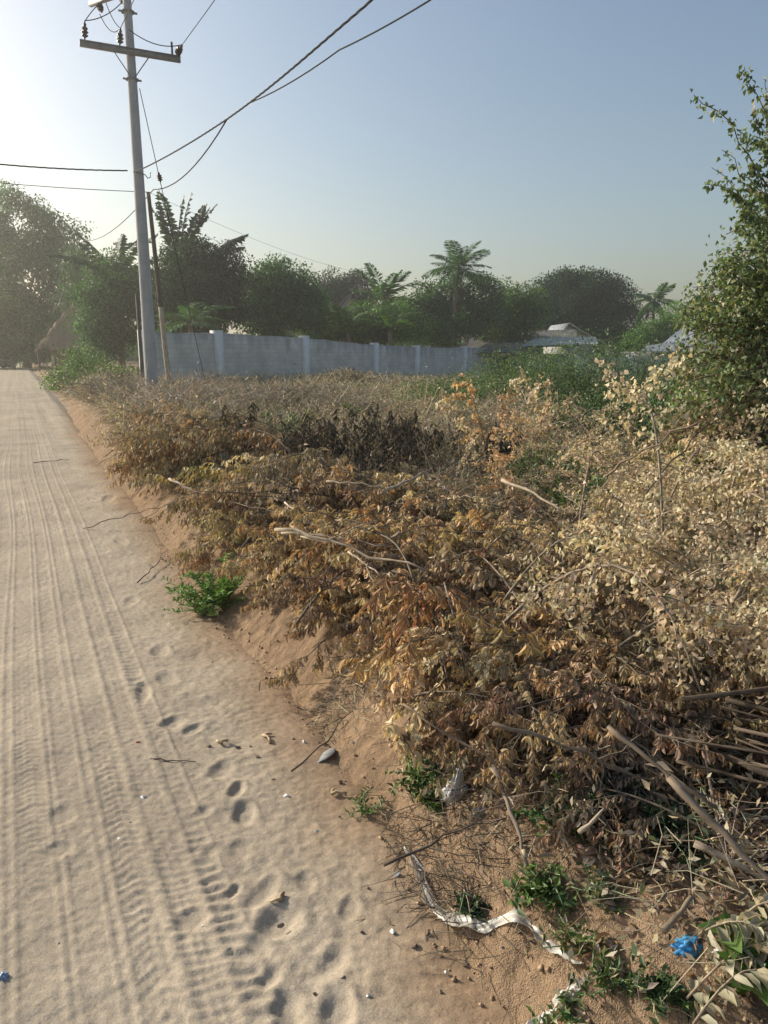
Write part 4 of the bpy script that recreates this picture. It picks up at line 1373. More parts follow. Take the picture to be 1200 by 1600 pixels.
PALE = (1.5, 1.44, 1.32); DARKC = (.45, .4, .38); MIDC = (.75, .68, .62)
named = [
    (430, 828, .36, 680, 893, .30, .016, 'long pale cut stick with a crooked tip across the middle of the heap', PALE, .03, 1),
    (440, 833, .33, 610, 850, .34, .013, 'straight pale stick lying alongside the long crooked one', PALE, .02, 0),
    (455, 822, .36, 575, 862, .30, .012, 'pinkish stick at the top of the small stick bundle', (1.5, 1.2, 1.05), .02, 0),
    (470, 838, .30, 620, 872, .30, .011, 'thin stick in the bundle under the long pale stick', PALE, .03, 0),
    (445, 785, .42, 505, 828, .34, .010, 'bleached stick poking up behind the stick bundle', (1.9, 1.85, 1.8), .02, 0),
    (545, 862, .32, 600, 902, .28, .011, 'short pale stick sloping forward below the bundle', PALE, .02, 0),
    (575, 880, .30, 585, 915, .28, .008, 'thin short stick hanging below the bundle', MIDC, .05, 0),
    (596, 770, .42, 676, 733, .50, .020, 'pale forked stick rising beside the dark weeds', (1.6, 1.55, 1.45), .02, 1),
    (510, 752, .42, 600, 765, .40, .013, 'pale stick lying low behind the dark weeds', PALE, .02, 0),
    (785, 750, .50, 880, 798, .42, .022, 'grey pale stick lying among the cream leaves', PALE, .03, 0),
    (845, 868, .45, 905, 905, .38, .014, 'reddish brown stick jutting from the rust leaves', (1.1, .85, .75), .03, 0),
    (265, 748, .45, 310, 775, .38, .016, 'pale broken stick on the olive brown heap', (1.7, 1.6, 1.5), .05, 0),
    (770, 1200, .16, 826, 1352, .04, .015, 'stick with peeled pale end leaning down the bank', (.9, .85, .8), .03, 0),
    (1045, 1215, .24, 1230, 1402, .10, .020, 'long brown stick slanting down beside the dark hollow', (.80, .74, .68), .02, 0),
    (1085, 1318, .13, 1230, 1390, .08, .018, 'short grey stick with a broken point near the long brown one', (1.1, 1.05, 1.0), .02, 1),
    (630, 1100, .22, 800, 1215, .14, .008, 'thin stick between the golden leaves and the white bag', MIDC, .02, 0),
    (600, 1352, .04, 790, 1278, .10, .007, 'thin dark twig lying over the end of the plastic strip', DARKC, .03, 1),
    (455, 1205, .04, 560, 1115, .10, .006, 'thin dark twig slanting up the bare bank', DARKC, .06, 1),
    (770, 1130, .26, 1000, 1215, .18, .012, 'long thin branch crossing the brown leaves', MIDC, .05, 1),
    (950, 1135, .28, 1120, 1265, .18, .013, 'grey stick slanting in front of the thick stems', MIDC, .03, 1),
    (905, 1300, .10, 945, 1265, .16, .011, 'short pale broken stub among green leaves', PALE, .08, 0),
    (1035, 1455, .08, 1085, 1405, .14, .016, 'short weathered stub beside the blue wrapper', (.8, .75, .65), .06, 0),
]
for k, (x1, y1, z1, x2, y2, z2, r0, lab, c, bd, fk) in enumerate(named):
    stick_between(gz_at(x1, y1, z1), gz_at(x2, y2, z2), r0, 500 + k, lab, c, bd, fk, cut='peeled' in lab)
rs = np.random.default_rng(77)
for k in range(20):      # the thick bundle of long stems
    f = k / 19
    a = gz_at(1000 + 170 * rs.random() + 40 * f, 1100 + 120 * f + 14 * rs.normal(), .20 - .08 * f + .06 * rs.random())
    d = norm(np.array([.93, -.28 - .40 * f + .26 * rs.normal(), -.05 + .07 * rs.normal()]))
    stick_between(a, a + d * (1.5 + .8 * rs.random()), .004 + .014 * rs.random() ** 2.5, 560 + k, 'long brown stem in the bundle of thick cut stems', np.array((.50, .45, .41)) * (.6 + .6 * rs.random()), .03, k % 2, group='bundle of thick cut stems')
for k in range(70):
    z_ = rs.random()
    s_, t_ = (1.6 + 4 * rs.random(), 1.5 + 2.6 * rs.random()) if z_ < .6 else (5 + 6 * rs.random(), 1.4 + 4 * rs.random())
    x, y = xy(s_, t_); z = float(ground_h(x, y)) + .05 + .28 * rs.random()
    a = TIP + 1.0 * rs.normal(); L = .35 + .7 * rs.random()
    b = np.array([x + math.cos(a) * L, y + math.sin(a) * L, z + L * .22 * rs.normal()])
    b[2] = max(b[2], float(ground_h(b[0], b[1])) + .02)
    stick_between((x, y, z), b, (.003 + .006 * rs.random()), 600 + k, 'thin bare twig poking out of the brush', [PALE, MIDC, DARKC, PALE][k % 4], .05, k % 3, name='bare_twig', group='bare twigs poking out of the brush')

# ------------------------------------------------------------------ litter, brush and ground cover that nobody could count
def litter(name, label, n, s_rng, t_rng, seed, pal, lL, lW, lift, mat, keep=None, tpl=5, flat=1.0, bias=1.0):
    r = np.random.default_rng(seed)
    s_ = s_rng[0] + (s_rng[1] - s_rng[0]) * r.random(n) ** bias; t_ = t_rng[0] + (t_rng[1] - t_rng[0]) * r.random(n)
    if keep is not None:
        k = keep(s_, t_, r); s_, t_ = s_[k], t_[k]
    n = len(s_)
    x, y = xy(s_, t_); z = ground_h(x, y) + lift * r.random(n) ** 2 + .004
    a = r.random(n) * 6.28
    d = np.stack([np.cos(a), np.sin(a), .4 * (1.3 - flat) * r.normal(size=n)], 1)
    up = np.array([0, 0, flat]) + .8 * rnd_dir(r, n)
    g = Geo(); sz = .5 + .9 * r.random(n)
    leaves(g, np.stack([x, y, z], 1), d, up, lL * sz, lW * sz, pick(pal, n, r), tpl)
    o = g.obj(name, mat, kind='stuff'); o['label'] = label; o['category'] = 'litter'
    return o


def twig_mass(g, P, d, L, r0, c, r):
    """many thin three-sided straight twigs"""
    n = len(P)
    d = norm(d); A = norm(np.cross(d, rnd_dir(r, n)) + 1e-5); B = np.cross(d, A)
    an = np.arange(3) * 2.094
    ring = np.cos(an)[None, :, None] * A[:, None] + np.sin(an)[None, :, None] * B[:, None]
    lo = P[:, None] + ring * r0[:, None, None]
    mid = (P + d * (L * .55)[:, None] + r.normal(size=(n, 3)) * (L * .04)[:, None])[:, None] + ring * (r0 * .75)[:, None, None]
    hi = (P + d * L[:, None] + r.normal(size=(n, 3)) * (L * .10)[:, None])[:, None] + ring * (r0 * .35)[:, None, None]
    V = np.concatenate([lo, mid, hi], 1).reshape(-1, 3)
    off = np.arange(n)[:, None, None] * 9
    F = np.array([(a + i, a + (i + 1) % 3, a + 3 + (i + 1) % 3, a + 3 + i) for a in (0, 3) for i in range(3)])
    g.add(V, [(off + F[None]).reshape(-1, 4)], np.repeat(c, 9, 0))


def bank_keep(s_, t_, r):
    dens = sstep(.35, .75, t_ - edge_t(s_) + .25 * fbm(s_, t_, 3, 2, 90)) * .9 + .03
    return r.random(len(s_)) < dens


litter('leaf_litter', 'fallen brown leaves scattered over the bank', 9000, (1.0, 6.5), (.95, 4.2), 31, BROWN + STRAW, .04, .016, .03, M_brown, bank_keep)
litter('leaf_litter', 'curled dry leaves and chaff covering the lower slope below the brown branches', 13000, (.75, 2.1), (1.02, 2.9), 37, BROWN + STRAW, .032, .013, .05, M_brown, lambda s_, t_, r: r.random(len(s_)) < sstep(-.15, .25, t_ - 1.22 + .3 * (s_ > 1.45) * (s_ < 2.1) * 0 + .25 * fbm(s_, t_, 4, 2, 99)), tpl=8, flat=.5)
o = litter('leaf_litter', 'packed dry leaves under the heap of cut branches', 22000, (1.3, 9), (1.45, 4.8), 32, BROWN, .06, .024, .16, M_brown, lambda s_, t_, r: t_ > 1.5 + .2 * fbm(s_, t_, 1.5, 2, 91), flat=.4)


def brush(name, label, n, s_rng, t_rng, seed, pal, hgt, keep=None, bias=1.0, leafy=2.0, lL=.06, lW=.02, green=0.0, tw=(.25, .6)):
    r = np.random.default_rng(seed)
    s_ = s_rng[0] + (s_rng[1] - s_rng[0]) * r.random(n) ** bias; t_ = t_rng[0] + (t_rng[1] - t_rng[0]) * r.random(n)
    if keep is not None:
        k = keep(s_, t_, r); s_, t_ = s_[k], t_[k]
    n = len(s_)
    x, y = xy(s_, t_)
    dist = np.hypot(x, y)
    mound = np.clip(.42 + 1.15 * fbm(x, y, .5, 3, 95) + .5 * fbm(x, y, 1.6, 2, 96), .03, 1.7)
    z = ground_h(x, y) + hgt * mound * (1 - .65 * sstep(20, 34, y)) * r.random(n) ** .7
    g = Geo()
    a = r.random(n) * 6.28
    d = np.stack([np.cos(a), np.sin(a), .15 + .45 * r.normal(size=n)], 1)
    L = (tw[0] + (tw[1] - tw[0]) * r.random(n))
    r0 = .0007 + .00026 * dist + (.0009 + .00006 * dist) * r.random(n)
    P = np.stack([x, y, z], 1)
    tone = pick(pal, n, r, .2)
    patch = (1 + .55 * fbm(x, y, .45, 3, 98))[:, None]
    tone = tone * patch
    twig_mass(g, P, d, L, r0, tone * 1.0, r)
    m = int(n * leafy)
    k = r.integers(0, n, m)
    lp = P[k] + norm(d)[k] * (L[k] * r.random(m))[:, None] + .02 * r.normal(size=(m, 3))
    ld = rnd_dir(r, m) + np.array([0, 0, -.8])
    sz = (.6 + .8 * r.random(m)) * (1 + .02 * dist[k])
    gn = r.random(m) < green * np.clip(.5 + 1.5 * fbm(x, y, .4, 2, 97)[k], 0, 1)
    c = np.where(gn[:, None], pick(OLIVE_G, m, r), pick(pal, m, r, .25) * patch[k])
    leaves(g, lp, ld, rnd_dir(r, m), lL * sz, lW * sz, c, 4)
    o = g.obj(name, M_brown, kind='stuff'); o['label'] = label; o['category'] = 'brush'
    return o


OLIVE_G = [(.10, .13, .05, 3), (.14, .16, .07, 3), (.08, .11, .04, 2)]


def keep_edge(off):
    return lambda s_, t_, r: t_ > edge_t(s_) + off + .35 * fbm(s_, t_ * 0, .5, 2, 92)


brush('dry_brush', 'tangle of straw coloured twigs and grey leaves across the middle of the plot', 17000, (4.6, 13), (2.0, 9.5), 33, STRAW, .34, lambda s_, t_, r: (t_ > 2.0 + .3 * fbm(s_, t_, .8, 2, 93)), 1.2, 2.4, .042, .016, .25)
brush('dry_brush', 'pale dry grass and cuttings from the heaps back to the wall', 34000, (10, 40), (1.6, 24), 34, STRAW, .30, keep_edge(.25), 1.3, 2.4, .055, .018, .35, (.3, .8))
brush('dry_brush', 'fine dead twigs lying under the cream leaved branches', 7000, (1.5, 5), (2.2, 6.5), 35, STRAW, .30, None, 1.0, 1.0, .04, .02, .15, (.15, .4))
brush('dry_brush', 'fine dead stalks and shrivelled leaves between the weeds of the lower slope', 1000, (.8, 2.0), (1.15, 2.8), 38, STRAW + BROWN[:2], .10, None, 1.0, 2.2, .028, .011, .2, (.06, .22))
brush('dry_brush', 'straw and dry stems piled round the foot of the concrete pole', 7000, (12, 27), (1.9, 6), 36, STRAW + BROWN[2:3], .55, keep_edge(.35), 1.0, 2.0, .06, .018, .1, (.4, .9))
r = np.random.default_rng(41)
for (px, py, n, rad, lab) in [(548, 1090, 260, .16, 'small nest of fine dead twigs on the bare bank'), (700, 1285, 420, .20, 'mat of fine dead twigs below the white bag'), (735, 1390, 260, .15, 'fine dead roots and twigs beside the plastic strip')]:
    c = hit(px, py)
    g = Geo(); P = np.stack([c[0] + rad * r.normal(size=n) * .7, c[1] + rad * r.normal(size=n) * .7], 1)
    zz = ground_h(P[:, 0], P[:, 1]) + .05 * r.random(n) ** 2 + .003
    a = r.random(n) * 6.28
    twig_mass(g, np.column_stack([P, zz]), np.stack([np.cos(a), np.sin(a), .12 * r.normal(size=n)], 1), .06 + .10 * r.random(n), .0012 + .001 * r.random(n), pick(STRAW + DARKW[:2], n, r), r)
    o = g.obj('twig_litter', M_brown, kind='stuff'); o['label'] = lab; o['category'] = 'litter'

r = np.random.default_rng(43)
n = 2600
s_ = .8 + 6.2 * r.random(n) ** 1.3; t_ = edge_t(s_) + .02 + .7 * r.random(n) ** 1.4
x, y = xy(s_, t_)
sz = .0015 + .010 * r.random(n) ** 5
P = np.stack([x, y, np.maximum(ground_h(x, y), road_h(s_, t_)) + sz * .25], 1)
OCT = np.array([(1, 0, 0), (0, 1, 0), (-1, 0, 0), (0, -1, 0), (0, 0, .8), (0, 0, -.8)])
V = P[:, None] + OCT[None] * sz[:, None, None] * (.6 + .8 * r.random((n, 6, 1))) + .25 * sz[:, None, None] * r.normal(size=(n, 6, 3))
OF = np.array([(0, 1, 4), (1, 2, 4), (2, 3, 4), (3, 0, 4), (1, 0, 5), (2, 1, 5), (3, 2, 5), (0, 3, 5)])
g = Geo(); g.add(V.reshape(-1, 3), [(np.arange(n)[:, None, None] * 6 + OF[None]).reshape(-1, 3)], np.repeat(ORANGE[None] * (.9 + .5 * r.random((n, 1))), 6, 0))
o = g.obj('earth_crumbs', M_earth, kind='stuff'); o['label'] = 'crumbs and clods of brown earth over the bare bank'; o['category'] = 'earth'

# ------------------------------------------------------------------ fresh weeds
def weed_at(px, py, seed, h, pal, label, n=14, nl=18, lL=.035, lW=.012, name='green_weed', sc=1.0):
    c = hit(px, py)
    gs, gl = gen_green(seed, h, pal, n, nl, lL, lW)
    root = thing(name, label, 'weed', (c[0], c[1], c[2] - .005), 0)
    gs.obj('stem', M_green, root, smooth=True); gl.obj('leaves', M_green, root, kind='stuff')
    return root


BRIGHT = [(.13, .25, .05, 4), (.18, .32, .07, 3), (.09, .18, .04, 2), (.24, .36, .10, 1)]
weed_at(345, 948, 701, .42, BRIGHT, 'bright green feathery weed on the road edge below the olive heap', 34, 22, .038, .014)
weed_at(318, 962, 702, .28, BRIGHT, 'small bright green weed at the foot of the larger feathery one', 18, 16, .035, .013)
weed_at(655, 1215, 703, .18, GREEN + TY + STRAW[:2], 'yellowish green weed beside the white plastic bag', 14, 12, .026, .012)
weed_at(668, 1252, 704, .14, DGREEN + GREEN, 'dark green small leafed weed in front of the white plastic bag', 16, 12, .025, .012)
weed_at(572, 1270, 705, .10, GREEN, 'thin pale weed on the bare bank', 5, 10, .022, .008)
weed_at(880, 1290, 706, .16, DGREEN + GREEN, 'dark green weed in the hollow under the brown leaves', 14, 12, .026, .014)
weed_at(980, 1290, 707, .17, DGREEN, 'broad leafed dark green weed under the hanging brown leaves', 12, 10, .030, .018)
weed_at(1055, 1320, 708, .15, DGREEN, 'dark green weed beside the long slanting stick', 12, 10, .028, .016)
weed_at(845, 1400, 709, .13, GREEN, 'small grey green weed beside the bend of the plastic strip', 12, 10, .03, .016)
weed_at(900, 1480, 710, .11, GREEN + OLIVE + STRAW, 'mixed green weed above the plastic strip', 12, 11, .022, .011)
weed_at(960, 1540, 711, .11, GREEN + STRAW[:2], 'leafy green weed by the torn end of the plastic strip', 12, 11, .024, .011)
weed_at(890, 1590, 712, .08, GREEN + STRAW[:2], 'low leafy weed over the second plastic strip', 9, 9, .024, .011)
weed_at(1040, 1560, 713, .10, GREEN + DGREEN, 'low dark weed below the blue wrapper', 12, 11, .024, .011)
weed_at(740, 1420, 714, .07, DGREEN, 'tiny dark weed on the bank above the plastic strip', 8, 8, .025, .012)
weed_at(1195, 1525, 715, .16, BRIGHT, 'fresh green leafy weed by the pale leaf spray', 7, 5, .07, .05)
weed_at(940, 1405, 716, .09, GREEN + OLIVE + STRAW, 'faded green weed in the middle of the leaf litter', 10, 10, .022, .011)
weed_at(880, 820, 717, .5, GREEN + TY, 'yellow green leafy weed among the cream leaves', 20, 14, .045, .02)
for k, (px, py, h) in enumerate([(440, 690, .5), (470, 678, .45), (420, 676, .45), (620, 690, .4), (545, 660, .5), (690, 640, .6)]):
    weed_at(px, py, 730 + k, h, GREEN + [(.14, .16, .07, 4)], ['faded green weed in the dry brush beyond the dark weeds', 'pale green weed next to the faded one beyond the dark weeds', 'low green weed nearest the road in the dry brush', 'green weed in the dry brush behind the forked stick', 'greenish weed far back in the dry brush', 'green weed at the edge of the green scrub'][k], 24, 14, .07, .03)

# ------------------------------------------------------------------ green scrub, roadside bush, tall shrub
def scrub(name, label, px, py, hw, h, n, L, pal, seed, W=.28, stems=14, group=None, mat=None):
    c = hit(px, py)
    root = thing(name, label, 'shrub', (c[0], c[1], c[2] - .02), 0, group)
    r = np.random.default_rng(seed)
    g, gs = Geo(), Geo()
    nc = max(30, n // 45)
    a = r.random(nc) * 6.28; q = r.random(nc) ** .55
    X, Y = np.cos(a) * q * hw, np.sin(a) * q * hw * .8
    top = h * (1 - .7 * q ** 2) * (.75 + .4 * r.random(nc)) * (1 + .35 * fbm(X * 1.0, Y * 1.0, 1.1, 2, seed % 90))
    Zc = top * (1 - .75 * r.random(nc) ** 1.7)
    C = np.stack([X, Y, Zc], 1)
    for k in range(min(nc, stems * 3)):
        v = np.linspace(0, 1, 5)[:, None]
        tube(gs, np.array([X[k] * .3, Y[k] * .3, 0]) * (1 - v) + C[k] * v + np.array([0, 0, .2 * h]) * np.sin(v * 3.1), np.linspace(.015, .004, 5), 4, (.7, .65, .55), cap=False)
    idx = r.integers(0, nc, n)
    sp = .16 * h + .05
    P = C[idx] + r.normal(size=(n, 3)) * sp * np.array([1.1, 1.1, .6])
    P[:, 2] = np.maximum(P[:, 2], .02)
    d = rnd_dir(r, n) + np.array([0, 0, -.5])
    sz = L * (.6 + .8 * r.random(n))
    tone = (.75 + .5 * r.random(nc))[idx][:, None]
    leaves(g, P, d, rnd_dir(r, n) + np.array([0, 0, .6]), sz, sz * W, pick(pal, n, r) * tone, 4)
    g.obj('foliage', mat or M_green, root, kind='stuff'); gs.obj('stems', M_bark, root, kind='stuff')
    return root


SCR = [(.12, .20, .08, 4), (.155, .245, .10, 3), (.085, .15, .06, 3), (.22, .28, .13, 1.3)]
scrub('green_scrub', 'feathery green scrub mound in front of the pale sheds', 800, 645, 2.4, 1.1, 12000, .065, SCR, 801)
scrub('green_scrub', 'tallest feathery green scrub mound hiding the foot of the far wall', 890, 640, 2.6, 1.6, 15000, .065, SCR, 802)
scrub('green_scrub', 'dark green scrub beside the tall leafy shrub', 985, 650, 2.1, 1.45, 12000, .065, SCR + DGREEN[:2], 803)
scrub('green_scrub', 'low green scrub spreading towards the dry brush', 715, 652, 1.9, .7, 8000, .075, SCR, 804)
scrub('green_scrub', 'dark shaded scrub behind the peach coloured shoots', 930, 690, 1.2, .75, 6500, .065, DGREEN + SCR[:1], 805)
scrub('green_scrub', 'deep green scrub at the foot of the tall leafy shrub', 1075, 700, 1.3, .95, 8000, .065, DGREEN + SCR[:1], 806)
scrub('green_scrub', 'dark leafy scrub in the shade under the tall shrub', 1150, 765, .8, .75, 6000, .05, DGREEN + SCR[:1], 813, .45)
scrub('roadside_bush', 'pale green bush at the edge of the road beyond the concrete pole', 132, 606, 1.4, 1.35, 6500, .10, TY + GREEN, 807, .5)
scrub('roadside_bush', 'low green bush by the road just past the pole', 178, 612, 1.2, .9, 4500, .10, GREEN + STRAW[:1], 808, .5)
scrub('dead_brush_heap', 'low dark heap of dead brush against the block wall', 545, 602, 1.5, .75, 3500, .12, STRAW + DARKW[:2], 809, .3, mat=M_brown)
scrub('dead_brush_heap', 'greyish heap of dead brush in front of the wall pillars', 620, 604, 1.7, .5, 3500, .12, STRAW + DARKW[:1], 810, .3, mat=M_brown)
scrub('red_shrub', 'thin rust coloured shrub against the block wall', 540, 590, .4, 1.35, 500, .12, [(.25, .10, .05, 1), (.2, .12, .06, 1)], 811, .4, mat=M_brown)
scrub('roadside_bush', 'low feathery green bush at the foot of the block wall beside the pole', 285, 596, 1.1, 1.0, 3000, .11, GREEN, 812, .4)


hp = [(330, 655, .9, .32, 'o'), (400, 640, 1.1, .35, 's'), (470, 655, .9, .28, 's'), (300, 632, 1.0, .40, 's'), (380, 618, 1.3, .40, 's'), (480, 622, 1.4, .38, 'd'), (560, 630, 1.3, .34, 's'), (640, 660, .9, .26, 's'), (640, 625, 1.4, .4, 's'),
      (590, 690, .7, .25, 's'), (530, 700, .6, .24, 's'), (700, 700, .8, .30, 's'), (760, 735, .6, .26, 's'), (250, 655, .8, .35, 'o'), (220, 690, .6, .28, 'o')]
wl = ['beside the olive heap', 'in the open field before the wall', 'just beyond the dark weeds', 'near the foot of the concrete pole', 'between pole and wall', 'in darker tones below the wall', 'in the middle of the field below the wall', 'next to the low green scrub',
      'by the wall below the shed', 'behind the forked pale stick', 'behind the dark weeds', 'before the low green scrub', 'among the peach shoots', 'at the road side before the pole', 'at the road edge past the olive heap']
for k, (px, py, hw, h, kd) in enumerate(hp):
    scrub('dead_brush_heap', 'low heap of dry cut brush ' + wl[k], px, py, hw, h, 3200, .05 + .01 * (py < 650), {'s': STRAW, 'o': OLIVE + STRAW[:2], 'd': DARKW + STRAW[:1]}[kd], 820 + k, .3, 16, 'heaps of dry brush on the plot', M_brown)
rg = [(455, 700, .55, .28), (415, 668, .7, .3), (520, 650, .8, .3), (600, 655, .7, .28), (560, 612, 1.1, .4), (660, 612, 1.2, .45), (345, 600, .9, .4), (735, 690, .6, .3), (860, 760, .45, .3), (960, 800, .45, .35), (1010, 905, .32, .30), (905, 960, .26, .22), (1120, 985, .25, .30)]
wg = ['beside the dark weeds', 'in the field beyond the dark weeds', 'in the middle of the field', 'near the forked pale stick', 'below the wall pillars', 'below the wall by the green scrub', 'by the wall behind the pole', 'under the low green scrub', 'among the cream leaves behind the grey stick', 'below the tall shrub among cream leaves', 'showing through the arching cream branches', 'between golden and cream leaves', 'deep inside the cream leaved branches']
for k, (px, py, hw, h) in enumerate(rg):
    scrub('green_regrowth', 'patch of faded green regrowth ' + wg[k], px, py, hw, h, 1500, .05, SCR + [(.15, .17, .08, 4)], 850 + k, .35, 10, 'green regrowth in the dry plot')


def tall_shrub():
    base = np.array([3.95, 6.5, 0.0]); base[2] = float(ground_h(base[0], base[1]))
    root = thing('leafy_shrub', 'tall leafy shrub with long shoots standing against the sky', 'shrub', base)
    r = np.random.default_rng(900)
    gs, gl, gc = Geo(), Geo(), Geo()
    PALT = [(.125, .17, .065, 4), (.165, .21, .075, 3), (.09, .125, .055, 3), (.23, .25, .095, 1.4), (.36, .33, .21, 1.4)]
    PALC = [(.40, .34, .22, 3), (.50, .43, .30, 2), (.28, .25, .13, 2), (.17, .17, .07, 1.5)]

    def shoot(a, b, sag, nl, lL, pal, r0=.012, sp=.03, gg=None, y0=.15):
        a = np.asarray(a, float) - base; b = np.asarray(b, float) - base
        v = np.linspace(0, 1, 9)[:, None]
        Q = a * (1 - v) + b * v + np.array([0, 0, 1.0]) * sag * np.sin(v * np.pi)
        Q[1:-1] += .02 * r.normal(size=(7, 3))
        tube(gs, Q, np.linspace(r0, r0 * .25, 9), 5, (.7, .62, .5), cap=False)
        y = y0 + (1 - y0) * r.random(nl)
        lp = interp_curve(Q, y) + sp * r.normal(size=(nl, 3))
        d = rnd_dir(r, nl) * .8 + np.array([0, 0, -.7])
        s_ = .65 + .6 * r.random(nl)
        leaves(gg or gl, lp, d, rnd_dir(r, nl), lL * s_, lL * .62 * s_, pick(pal, nl, r), 5)
        return Q

    # long shoots against the sky
    for (ax, ay, bx, by, Y, n, sag) in [(1215, 330, 1084, 148, 6.2, 80, .12), (1230, 420, 1100, 288, 6.1, 75, .16), (1240, 300, 1163, 104, 6.4, 110, .05), (1225, 400, 1128, 234, 6.3, 75, .10),
                                         (1230, 260, 1195, 128, 6.5, 90, .05), (1235, 470, 1112, 262, 6.6, 50, .12), (1235, 500, 1150, 345, 6.2, 130, .10), (1240, 300, 1158, 205, 6.3, 100, .08),
                                         (1240, 380, 1165, 290, 6.5, 150, .06), (1240, 420, 1140, 300, 6.2, 150, .1), (1235, 320, 1180, 180, 6.6, 120, .03), (1230, 380, 1178, 255, 6.3, 150, .03), (1240, 420, 1160, 330, 6.0, 170, .05), (1245, 350, 1190, 225, 6.2, 170, .04)]:
        shoot(at(ax, ay, Y + .2), at(bx, by, Y), sag, n, .050, PALT, .008, .022, y0=.25)
    # leafy mass of the shrub: shoots springing from the base and arching over
    for k in range(290):
        py = 350 + 450 * r.random()
        left = np.interp(py, [340, 400, 450, 500, 560, 620, 700, 800], [1140, 1092, 1062, 1052, 1036, 1010, 985, 980])
        px = left + 15 + 230 * r.random() ** 1.2
        Y = 5.6 + 1.5 * r.random() - (.5 if py > 600 else 0)
        tip = at(px, py, Y)
        a = base + np.array([.35 * r.normal(), .35 * r.normal(), .3 + .55 * (tip[2] - .3) * r.random()])
        dry = (py > 560 and r.random() < .35) or (py > 640 and r.random() < .35)
        shoot(a, tip, .25 + .2 * r.random(), int(120 + 60 * r.random()), .046, PALC if dry else PALT, .012, .065, gc if dry else gl, .35)
    for k in range(5):
        a = np.array([.25 * r.normal(), .25 * r.normal(), -.05])
        v = np.linspace(0, 1, 9)[:, None]
        b = np.array([.2 * r.normal(), .2 * r.normal(), 2.2 + .4 * r.random()])
        tube(gs, a * (1 - v) + b * v + .05 * r.normal(size=(9, 3)) * v, np.linspace(.045, .015, 9), 7, (.7, .62, .52))
    gl.obj('foliage', M_green, root, kind='stuff')
    o = gc.obj('faded_foliage', M_cream, root, kind='stuff'); o['label'] = 'faded cream leaves in the lower shrub'
    gs.obj('stems', M_bark, root, kind='stuff')


tall_shrub()
for k, (a, b) in enumerate([((945, 745, .75), (1100, 655, 1.25)), ((1010, 770, .6), (1130, 640, 1.2))]):
    stick_between(gz_at(a[0], a[1], a[2]), gz_at(b[0], b[1], b[2] - .2), .010, 880 + k, ['thin bare stem leaning into the tall leafy shrub', 'second thin bare stem leaning into the shrub beside the first'][k], MIDC, .04, 1)

# pale leaf spray: broad leaflets one can pick apart
M_pale = leaf_mat('pale_leaflet', .3, .55, .3, (1.05, 1.0, .8), .1)
r = np.random.default_rng(61)
lf = []
for k in range(4):
    g = Geo(); leaves(g, np.zeros((1, 3)), np.array([1.0, 0, 0]), np.array([0, .1 * k, 1.0]), .055, .026, np.array([[.50, .47, .33], [.56, .52, .38], [.42, .40, .26], [.50, .42, .27]])[k], 8)
    m = g.mesh('leaf'); m.materials.append(M_pale); lf.append(m)
for (x1, y1, x2, y2, n, lab) in [(1090, 1488, 1215, 1545, 13, 'spray of broad pale leaflets beside the blue wrapper'), (1070, 1590, 1215, 1535, 12, 'spray of broad pale leaflets lying below the first spray'), (1150, 1470, 1225, 1500, 8, 'short spray of pale leaflets behind the green weed'), (1080, 1630, 1190, 1580, 9, 'spray of curled pale leaflets close to the low dark weed')]:
    a, b = hit(x1, y1) + (0, 0, .05), hit(x2, y2) + (0, 0, .10)
    root = thing('pale_leaf_spray', lab, 'leaf spray', a)
    g = Geo(); v = np.linspace(0, 1, 7)[:, None]
    Q = (b - a) * v + np.array([0, 0, .05]) * np.sin(v * 3.1)
    tube(g, Q, np.linspace(.003, .0015, 7), 5, PALE); g.obj('stem', M_stick, root, smooth=True)
    dv = Vector(b - a).normalized()
    for k in range(n):
        for sg in (-1, 1):
            o = bpy.data.objects.new('leaf', lf[(k + (sg > 0)) % 4]); col.objects.link(o); o.parent = root
            o.location = interp_curve(Q, (k + .6) / n)
            sd = Vector((-dv.y, dv.x, 0)).normalized() * sg
            d = (dv * .55 + sd * .8 + Vector((0, 0, -.35 + .25 * r.normal()))).normalized()
            e = d.to_track_quat('X', 'Z').to_euler(); e.rotate_axis('X', .5 * r.normal())
            o.rotation_euler = e
            s_ = .6 + .5 * r.random(); o.scale = (s_, s_ * (.8 + .4 * r.random()), s_)

# ------------------------------------------------------------------ rubbish and small things on the sand
M_plastic = leaf_mat('torn_white_plastic', .35, .35, .5, (1, 1, 1), .03)
M_bag = leaf_mat('white_bag', .3, .3, .5, (1, 1, 1), .03)


